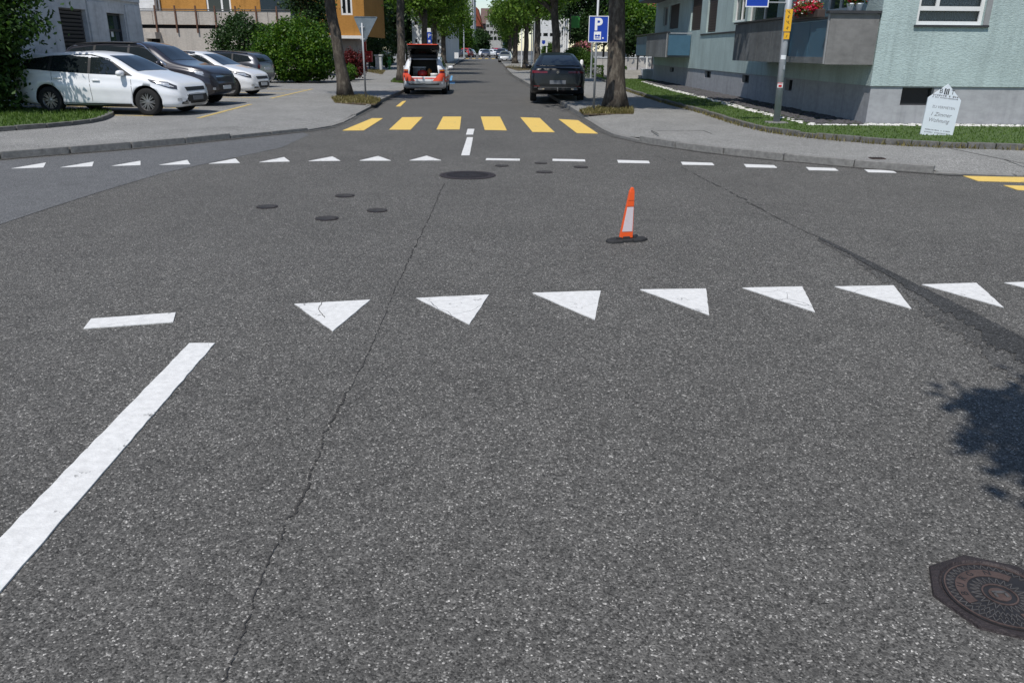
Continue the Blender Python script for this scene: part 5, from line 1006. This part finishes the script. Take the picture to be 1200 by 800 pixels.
def slab(f0, f1, y0, y1, k=1., k1=None):
    a, b = board_at(f0, 0), board_at(f1, 0); k1 = k1 or k; vs = []
    for y in (y0, y1):
        for (l, r_), kk in ((a, k), (b, k1)): c_ = (l[0] + r_[0]) / 2; vs += [(c_ + (l[0] - c_) * kk, y, l[2]), (c_ + (r_[0] - c_) * kk, y, l[2])]
    return MB().add(vs, [(0, 1, 3, 2), (4, 5, 7, 6), (0, 1, 5, 4), (2, 3, 7, 6), (0, 2, 6, 4), (1, 3, 7, 5)])
bl = slab(0, .93, -.018, .018); bd = bl.build('board', M['orange'], cone, local=True, bevel=.002)
slab(.93, 1.0, -.016, .016, .98, .45).build('tip', M['orange'], cone, local=True, bevel=.002)
slab(.13, .62, -.0205, .0205, .86).build('reflector', M['reflect'], cone, local=True); slab(.625, .635, -.0185, .0185, .95).build('groove', M['irond'], cone, local=True); slab(.745, .752, -.0185, .0185, .95).build('groove', M['irond'], cone, local=True)

def on_face(o, me_or_mb, mat, x, z, name, y=-.016, rot=0.):
    q = link(name, me_or_mb, mat, o); q.location = (x, y, z); q.rotation_euler = (math.pi / 2, 0, 0) if not rot else Matrix.Rotation(math.pi / 2, 3, 'X').to_euler(); return q
# --- blue parking sign
g = G(695.5, 131, PZ); D = g.y; ps = empty('parking_sign', (g.x, D, PZ), 0, 'blue parking sign with white P and disc symbol on a steel post', 'sign')
lo, hi = AT(701, 50, D), AT(702, 19, D); sx = (AT(712, 35, D).x + AT(690, 35, D).x) / 2 - g.x; sw = AT(712.5, 35, D).x - AT(689.5, 35, D).x; z0, z1 = lo.z - PZ, hi.z - PZ; zc, hh = (z0 + z1) / 2, z1 - z0
MB().lathe([(.032, 0), (.032, z1 + .42), (.001, z1 + .43)], n=12).build('post', M['galv'], ps, True, True)
sg_ = MB().box((sx, -.055, zc), (sw, .02, hh)).build('sign_plate', M['signblue'], ps, local=True, bevel=.004)
bw = .018; mb = MB()
for a, b in (((sx - sw / 2, z0), (sx + sw / 2, z0 + bw)), ((sx - sw / 2, z1 - bw), (sx + sw / 2, z1)), ((sx - sw / 2, z0 + bw), (sx - sw / 2 + bw, z1 - bw)), ((sx + sw / 2 - bw, z0 + bw), (sx + sw / 2, z1 - bw))): mb.span((a[0], -.07, a[1]), (b[0], -.064, b[1]))
mb.build('border', M['signwhite'], sg_, local=True)
q = link('letter', text_mesh('P', .42, .002, .014), M['signwhite'], sg_); q.location = (sx - .01, -.0675, z1 - .225); q.rotation_euler = (math.pi / 2, 0, 0)
MB().span((sx - .115, -.069, z0 + .07), (sx + .075, -.0655, z0 + .27)).build('disc_symbol', M['signwhite'], sg_, local=True)
mb = MB().span((sx - .085, -.0715, z0 + .10), (sx + .045, -.0695, z0 + .125)).lathe([(.03, -.0712), (.001, -.0714)], (sx - .06, 0, z0 + .17), 12, 'y').lathe([(.03, -.0712), (.001, -.0714)], (sx + .02, 0, z0 + .17), 12, 'y').span((sx - .06, -.0715, z0 + .16), (sx + .02, -.0695, z0 + .18))
mb.build('disc_pictogram', M['signblue'], sg_, local=True); MB().lathe([(.022, -.0665), (.022, -.0695), (.001, -.0695)], (sx + .13, 0, z0 + .11), 12, 'y').build('bolt_head', M['signwhite'], sg_, local=True)
for z in (z0 + .15, z1 - .15): MB().box((sx * .5, -.035, z), (abs(sx) + .12, .03, .03)).build('clamp', M['galv'], ps, local=True)

# --- give-way sign from behind
g = G(428.8, 115.5, PZ); D = g.y; ys = empty('give_way_sign', (g.x, D, PZ), 0, 'grey back of a triangular give-way sign on a thin post', 'sign')
a, b, c_ = AT(413.8, 19.3, D), AT(442.6, 19.8, D), AT(427, 50.5, D); L = [Vector((p.x - g.x, 0, p.z - PZ)) for p in (a, b, c_)]
def rounded(P, r=.05, k=4):
    out = []
    for i in range(len(P)):
        p, q, s = P[i - 1], P[i], P[(i + 1) % len(P)]; d1, d2 = (p - q).normalized() * r, (s - q).normalized() * r
        for j in range(k + 1): t_ = j / k; out.append((q + d1) * (1 - t_) ** 2 + q * 2 * t_ * (1 - t_) + (q + d2) * t_ ** 2)
    return out
def plate(P, y0, y1): n = len(P); return MB().add([(p.x, y0, p.z) for p in P] + [(p.x, y1, p.z) for p in P], [list(range(n)), list(range(2 * n - 1, n - 1, -1))] + [(i, (i + 1) % n, n + (i + 1) % n, n + i) for i in range(n)])
R3 = rounded(L, .07); cen = sum(L, Vector()) / 3
sp = plate(R3, .04, .055).build('sign_back', M['signgrey'], ys, local=True); ring = [cen + (p - cen) * .95 for p in R3]; n = len(R3)
MB().add([(p.x, y, p.z) for y in (.02, .04) for p in R3] + [(p.x, y, p.z) for y in (.02, .04) for p in ring], [(i, (i + 1) % n, n + (i + 1) % n, n + i) for i in range(n)] + [(2 * n + i, 2 * n + (i + 1) % n, 3 * n + (i + 1) % n, 3 * n + i) for i in range(n)] + [(i, (i + 1) % n, 2 * n + (i + 1) % n, 2 * n + i) for i in range(n)]).build('rim', M['signgrey'], sp, local=True)
plate([cen + (p - cen) * .99 for p in R3], .056, .058).build('red_face', M['red'], sp, local=True); plate([cen + (p - cen) * .62 for p in R3], .059, .061).build('white_face', M['signwhite'], sp, local=True)
MB().lathe([(.03, 0), (.03, c_.z - PZ + .62), (.001, c_.z - PZ + .625)], n=10).build('post', M['galv'], ys, True, True)
for z in (.12, .5): MB().box((0, .01, c_.z - PZ + z), (.16, .05, .035)).build('clamp', M['galv'], ys, local=True)

# --- tall pole with blue sign arm and yellow plates
g = G(909.5, 146, PZ + .04); D = g.y; tx = AT(924, 0, D).x - g.x - .02; tp_ = empty('sign_pole', (g.x, D, PZ + .03), 0, 'leaning grey steel pole with yellow plates and a blue sign on its arm', 'sign pole')
HP = 3.6; zt0 = AT(924, 0, D).z - PZ; lean = tx / zt0; ax = lambda z: lean * z * .62
MB().tube([(ax(0), 0, .05), (ax(1.8), 0, 1.8), (ax(HP), 0, HP)], .075, 18).lathe([(.076, HP), (.03, HP + .03), (.001, HP + .035)], (ax(HP), 0, 0), 18).build('pole', M['galv'], tp_, True, True)
MB().box((0, 0, .03), (.46, .34, .09)).build('footing', M['conc'], tp_, local=True, bevel=.02)
zb = AT(888, 10.5, D - .1).z - PZ; x0, x1 = AT(873.5, 5, D - .1).x - g.x, AT(900.5, 5, D - .1).x - g.x
bs = MB().box(((x0 + x1) / 2, -.10, zb + .3), (x1 - x0, .02, .6)).build('sign_plate', M['signblue'], tp_, local=True); mb = MB(); bw = .022
for a, b in (((x0, zb), (x1, zb + bw)), ((x0, zb + .6 - bw), (x1, zb + .6)), ((x0, zb + bw), (x0 + bw, zb + .6 - bw)), ((x1 - bw, zb + bw), (x1, zb + .6 - bw))): mb.span((a[0], -.116, a[1]), (b[0], -.1105, b[1]))
mb.build('border', M['signwhite'], bs, local=True)
for z in (zb + .10, zb + .5): MB().tube([(x1 - .05, -.08, z), (ax(z), -.02, z)], .014, 6).build('arm', M['galv'], tp_, local=True)
def wrap(z0, z1, mat, name, r=.079, a0=200, a1=340):
    mb = MB(); k = 8; vs = []
    for z in (z0, z1):
        for j in range(k + 1): a = R(a0 + (a1 - a0) * j / k); vs.append((ax(z) + r * math.cos(a), r * math.sin(a), z))
    return mb.add(vs, [(j, j + 1, k + 2 + j, k + 1 + j) for j in range(k)]).build(name, mat, tp_, True, True)
zy = lambda y: AT(920, y, D).z - PZ
yp = MB().box((ax(zy(26)), -.088, (zy(39) + zy(13)) / 2), (.155, .012, zy(13) - zy(39))).build('yellow_plate', M['yplate'], tp_, local=True); y2 = MB().box((ax(zy(44)), -.086, (zy(48) + zy(40.3)) / 2), (.125, .012, zy(40.3) - zy(48))).build('yellow_plate', M['yplate'], tp_, local=True)
pm = MB()
for i, y in enumerate((16.5, 22, 28.5, 35)):
    z = zy(y); x = ax(z)
    for sx_, sz, w_, h_, an in (((-.02, .015, .05, .010, 45), (.015, -.015, .05, .010, 45), (.01, .02, .012, .03, 0)) if i % 2 == 0 else ((0, 0, .012, .06, 0), (.012, .02, .03, .010, 0), (-.012, -.01, .03, .010, 30))): pm.box((x + sx_, -.0955, z + sz), (w_, .003, h_), M=Matrix.Rotation(R(an), 3, 'Y'))
pm.build('pictogram', M['dkbrown'], yp, local=True); MB().box((ax(zy(44)), -.0935, zy(44.5)), (.01, .003, .06), M=Matrix.Rotation(R(20), 3, 'Y')).build('pictogram', M['dkbrown'], y2, local=True)
for y in (14.5, 37.5): wrap(zy(y) - .012, zy(y) + .012, M['galv'], 'strap', .082)
wrap(zy(71.5), zy(66.5), M['signwhite'], 'sticker', .0785, 215, 300); wrap(zy(104.5), zy(98.5), M['signwhite'], 'sticker', .0785, 205, 300); wrap(zy(104), zy(101), M['red'], 'sticker', .0795, 225, 280); wrap(zy(99.8), zy(98.7), M['red'], 'sticker', .0795, 205, 290)
MB().box((ax(1.3) + .02, -.08, 1.25), (.03, .02, .09)).build('seam', M['galv'], tp_, local=True)

# --- leaning estate agent's board on the lawn
g = G(1096.5, 160.5, PZ + .04); D = g.y; ea = empty('estate_agent_board', (g.x, D, PZ + .035), 0, 'white house-shaped letting board leaning on the lawn', 'board')
PB = [AT(x, y, D) for x, y in ((1078, 157.5), (1115, 162.0), (1126, 118), (1111.3, 98.8), (1087.5, 114.5))]; lowz = min(p.z for p in PB) ; PB = [Vector((p.x - g.x, 0, p.z - PZ - .035)) for p in PB]
bp = plate(PB, -.012, .012).build('panel', M['board'], ea, local=True)
ux = (PB[1] - PB[0]).normalized(); uz = ((PB[3] - (PB[0] + PB[1]) / 2)).normalized(); W = (PB[1] - PB[0]).length; o_ = (PB[0] + PB[1]) / 2; Hb = (PB[3] - o_).length
Mx = Matrix((ux, Vector((0, -1, 0)), uz)).transposed()
def btxt(s, size, v, mat, u=0., name='lettering', sl=0.):
    me = text_mesh(s, size); B = Matrix((ux, uz, Vector((0, -1, 0)))).transposed().to_4x4(); me.transform(Matrix(((1, sl, 0, 0), (0, 1, 0, 0), (0, 0, 1, 0), (0, 0, 0, 1)))); q_ = o_ + uz * (v * Hb) + ux * (u * W) + Vector((0, -.0135, 0)); me.transform(Matrix.Translation(q_) @ B); return link(name, me, mat, bp)
btxt('B', .125, .855, M['black'], -.17); btxt('T', .125, .855, M['black'], .19); btxt('I', .12, .853, M['black'], -.05); btxt('I', .12, .853, M['black'], .05)
lg = MB()
for u_ in (-.055, .0, .055):
    q_ = o_ + uz * (.853 * Hb) + ux * (u_ * W) + Vector((0, -.0140, 0)); lg.box(q_, (.022, .002, .10), M=Mx)
for u_ in (-.05, .05): q_ = o_ + uz * (.905 * Hb) + ux * (u_ * W) + Vector((0, -.0142, 0)); lg.lathe([(.014, -.001), (.014, .001)], q_, 8, 'y')
lg.build('logo_figures', M['black'], bp, local=True)
btxt('ZU VERMIETEN', .068, .555, M['grey_print'], .02); btxt('1 Zimmer', .105, .415, M['grey_print'], .0, sl=.3); btxt('Wohnung', .105, .30, M['grey_print'], -.03, sl=.3)
ln = MB()                                            # small print too fine to read
for v, k, hgt in ((.775, 13, .035), (.735, 20, .022), (.115, 18, .020), (.065, 18, .020)):
    for i in range(k):
        if random.random() < .12: continue
        u_ = -.40 + .8 * (i + .5) / k; q_ = o_ + uz * (v * Hb) + ux * (u_ * W) + Vector((0, -.0138, 0)); ln.box(q_, (.8 * W / k * random.uniform(.45, .8), .0015, hgt * random.uniform(.7, 1)), M=Mx)
ln.build('small_print', M['grey_print'], bp, local=True)
for u_ in (-.3, .3): q_ = o_ + ux * (u_ * W); MB().tube([q_ + Vector((0, .03, -.12)), q_ + Vector((0, .03, .0)) + uz * Hb * .55], .018, 6).build('stake', M['dkbrown'], ea, local=True)

# --- flowers on the near balcony
def flower_box(y0, y1, z, label, x, red=.5):
    o = empty('flower_box', (x, (y0 + y1) / 2, z), 0, label, 'flower box'); L_ = y1 - y0; MB().box((0, 0, .09), (.18, L_, .18)).build('box', M['dkbrown'], o, local=True, bevel=.01)
    p, _ = clumps((-.03, 0, .2), (.2, L_ / 2, .13), 40, 34, .06, .3); quads('leaves', leaf_quads(p, .04, .08), M['hedge'], o)
    p, _ = clumps((-.06, 0, .25), (.20, L_ / 2, .14), 40, 22, .055, .6); quads('blossom', leaf_quads(p, .04, .075, .8, 1), M['redfl'], o); p, _ = clumps((-.08, 0, .27), (.2, L_ / 2, .13), 22, 16, .05, .6); quads('blossom', leaf_quads(p, .04, .075, .8, 1), M['whitefl'], o)
zB = 1.5
y_a, y_b = ATX(956, 20, BX).y, ATX(928, 20, BX).y
flower_box(y_a, y_b, zB + .98, 'red and white geraniums in a box on the near balcony rail', BX + .12)
for px, l, fl in ((996, 'pale flower pot with red blossoms at the balcony corner, left one', .5), (1006, 'pale flower pot with red blossoms at the balcony corner, right one', .8)):
    x = AT(px, 8, NB0 + .08).x; o = empty('flower_pot', (x, NB0 + .06, zB + 1.086), 0, l, 'flower pot', 'flower pots on the balcony corner'); MB().lathe([(.055, 0), (.075, .12), (.085, .13), (.085, .15), (.07, .15), (.065, .12), (.001, .12)], n=14).build('pot', M['board'], o, True, True)
    p, _ = clumps((0, 0, .26), (.12, .1, .1), 14, 26, .05, .2); quads('leaves', leaf_quads(p, .04, .07), M['hedge'], o); q = p[rng.random(len(p)) < .22]; quads('blossom', leaf_quads(q + [0, -.02, .03], .04, .07, .6, 1), M['redfl'], o)

# --- left side: letterbox, pillar, small figure
D = 72.; g = AT(430.5, 79, D); o = empty('letterbox', (g.x, D, PZ), 0, 'red letterbox cabinet behind the give-way sign post', 'letterbox'); wpx = D / 978
MB().box((0, 0, 1.0), (.95, .5, .9)).build('cabinet', M['red'], o, local=True, bevel=.05); MB().box((-.2, 0, .28), (.12, .12, .56)).box((.2, 0, .28), (.12, .12, .56)).build('leg', M['darkm'], o, local=True); MB().box((-.22, .05, 2.0), (.42, .3, 1.1)).build('top_panel', M['red'], o, local=True, bevel=.03); MB().box((0, -.255, 1.2), (.5, .01, .05)).build('slot', M['black'], o, local=True)
D = 68.; g = AT(444.5, 82, D); o = empty('gate_pillar', (g.x, D, PZ), 0, 'pale concrete gate pillar with a cap beside the red letterbox', 'pillar'); MB().box((0, 0, .55), (.52, .5, 1.1)).build('shaft', M['pale'], o, local=True, bevel=.03); MB().box((0, 0, 1.14), (.68, .62, .1)).build('cap', M['pale'], o, local=True, bevel=.02)
D = 71.; g = AT(456.5, 80, D); o = empty('warning_figure', (g.x, D, PZ), 0, 'small bright green plastic warning figure on the left pavement', 'figure'); MB().lathe([(.2, 0), (.18, .06), (.07, .1), (.1, .35), (.17, .5), (.15, .7), (.05, .74), (.12, .82), (.12, .95), (.04, 1.02), (.001, 1.02)], n=12).build('body', M['green'], o, True, True); MB().box((0, -.02, .55), (.55, .05, .07), M=Matrix.Rotation(R(20), 3, 'Y')).build('flag_arm', M['green'], o, local=True)
# --- far signs
D = 70.; g = AT(503.5, 60, D); o = empty('information_panel', (g.x, D, PZ), 0, 'blue and white parking information panel behind the open tailgate', 'sign'); z0, z1 = AT(503, 51, D).z - PZ, AT(503, 38, D).z - PZ; sw = 5.2 * D / 978
MB().box((0, 0, z0 / 2 + .2), (.07, .07, z0 + .4)).build('post', M['galv'], o, local=True); s_ = MB().box((0, -.06, (z0 + z1) / 2), (sw, .04, z1 - z0)).build('blue_panel', M['signblue'], o, local=True); MB().box((0, -.06, z1 + .16), (sw * .8, .04, .3)).build('top_panel', M['signwhite'], o, local=True)
q = link('letter', text_mesh('P', .45, .003), M['signwhite'], s_); q.location = (0, -.085, z1 - .3); q.rotation_euler = (math.pi / 2, 0, 0); MB().box((0, -.083, z0 + .16), (sw * .5, .006, .18)).build('symbol', M['signwhite'], s_, local=True)
D = 92.; g = AT(535, 70, D); o = empty('sandwich_board', (g.x, D, zr(D) + PZ), 0, 'plain white board standing at the far left kerb', 'board'); MB().box((0, 0, 1.0), (.45, .04, .62)).build('panel', M['frame'], o, local=True); MB().box((-.2, .02, .35), (.04, .04, .7)).box((.2, .02, .35), (.04, .04, .7)).build('leg', M['darkm'], o, local=True)
D = 68.; g = AT(640, 70, D); o = empty('crest_sign', (g.x, D, PZ), 0, 'white sign with blue crest on a white post behind the black car', 'sign'); z0, z1 = AT(637, 54, D).z - PZ, AT(637, 45, D).z - PZ; MB().box((.02, 0, z1 / 2), (.09, .09, z1)).build('post', M['frame'], o, local=True); s_ = MB().box((-.25, -.07, (z0 + z1) / 2), (.72, .04, z1 - z0)).build('panel', M['frame'], o, local=True); MB().add([(-.37, -.092, z0 + .42), (-.11, -.092, z0 + .42), (-.11, -.092, z0 + .2), (-.24, -.092, z0 + .1), (-.37, -.092, z0 + .2)], [(0, 1, 2, 3, 4)]).build('crest', M['signblue'], s_, local=True)
D = 64.; g = AT(673, 60, D); o = empty('green_banner', (g.x, D, PZ), 0, 'green banner on a dark pole above the rounded hedge', 'banner'); z0, z1 = AT(672, 33, D).z - PZ, AT(672, 19, D).z - PZ; MB().tube([(-.36, 0, 0), (-.36, 0, z1 + .15)], .03, 8).build('pole', M['darkm'], o, local=True); MB().box((.02, 0, (z0 + z1) / 2), (.64, .03, z1 - z0)).build('cloth', M['green'], o, local=True)
MB().box((0, 0, z1 + .05), (.8, .04, .04)).build('cross_bar', M['darkm'], o, local=True)
for px, D, yb, yt, l in ((692.5, 52, 85, 50, 'pale steel post behind the parking sign'), (611, 84, 77, 36, 'white lamp post left of the fourth right plane tree'), (622.5, 80, 77, 40, 'thin pale post between the third and fourth right plane trees'), (554.5, 225, 65, -6, 'tall dark mast before the pale tall building'), (543.8, 150, 66, 30, 'thin grey post at the far left kerb')):
    p = AT(px, yb, D); zt = AT(px, yt, D).z; o = empty('street_post', (p.x, D, zr(D) + (PZ if D < 200 else 0)), 0, l, 'post'); h = zt - zr(D) - PZ; r_ = .055 if D < 100 else .12; MB().tube([(0, 0, 0), (0, 0, .3), (0, 0, h)], [r_ * 1.25, r_, r_ * .8], 8).build('shaft', M['frame'] if D < 100 and px != 692.5 else (M['darkm'] if D > 200 else M['galv']), o, local=True); MB().lathe([(r_ * .8, h), (r_ * 1.5, h + .03), (r_, h + .1), (.001, h + .11)], n=8).build('cap', M['galv'], o, local=True)
for px, yb, l in ((681, 89, 'white bollard just right of the black car roof'),):
    D = 44. if yb == 89 else 58.; p = AT(px if yb != 89 else 681, yb, D); o = empty('bollard', (p.x, D, PZ), 0, l if yb != 89 else 'white bollard just right of the black car roof', 'bollard'); MB().lathe([(.09, 0), (.09, 1.1 if yb == 89 else .8), (.05, 1.16 if yb == 89 else .86), (.001, 1.17 if yb == 89 else .87)], n=10).build('shaft', M['frame'], o, True, True)
    MB().lathe([(.095, .6), (.095, .72)], n=10).build('band', M['greyfr'], o, local=True)
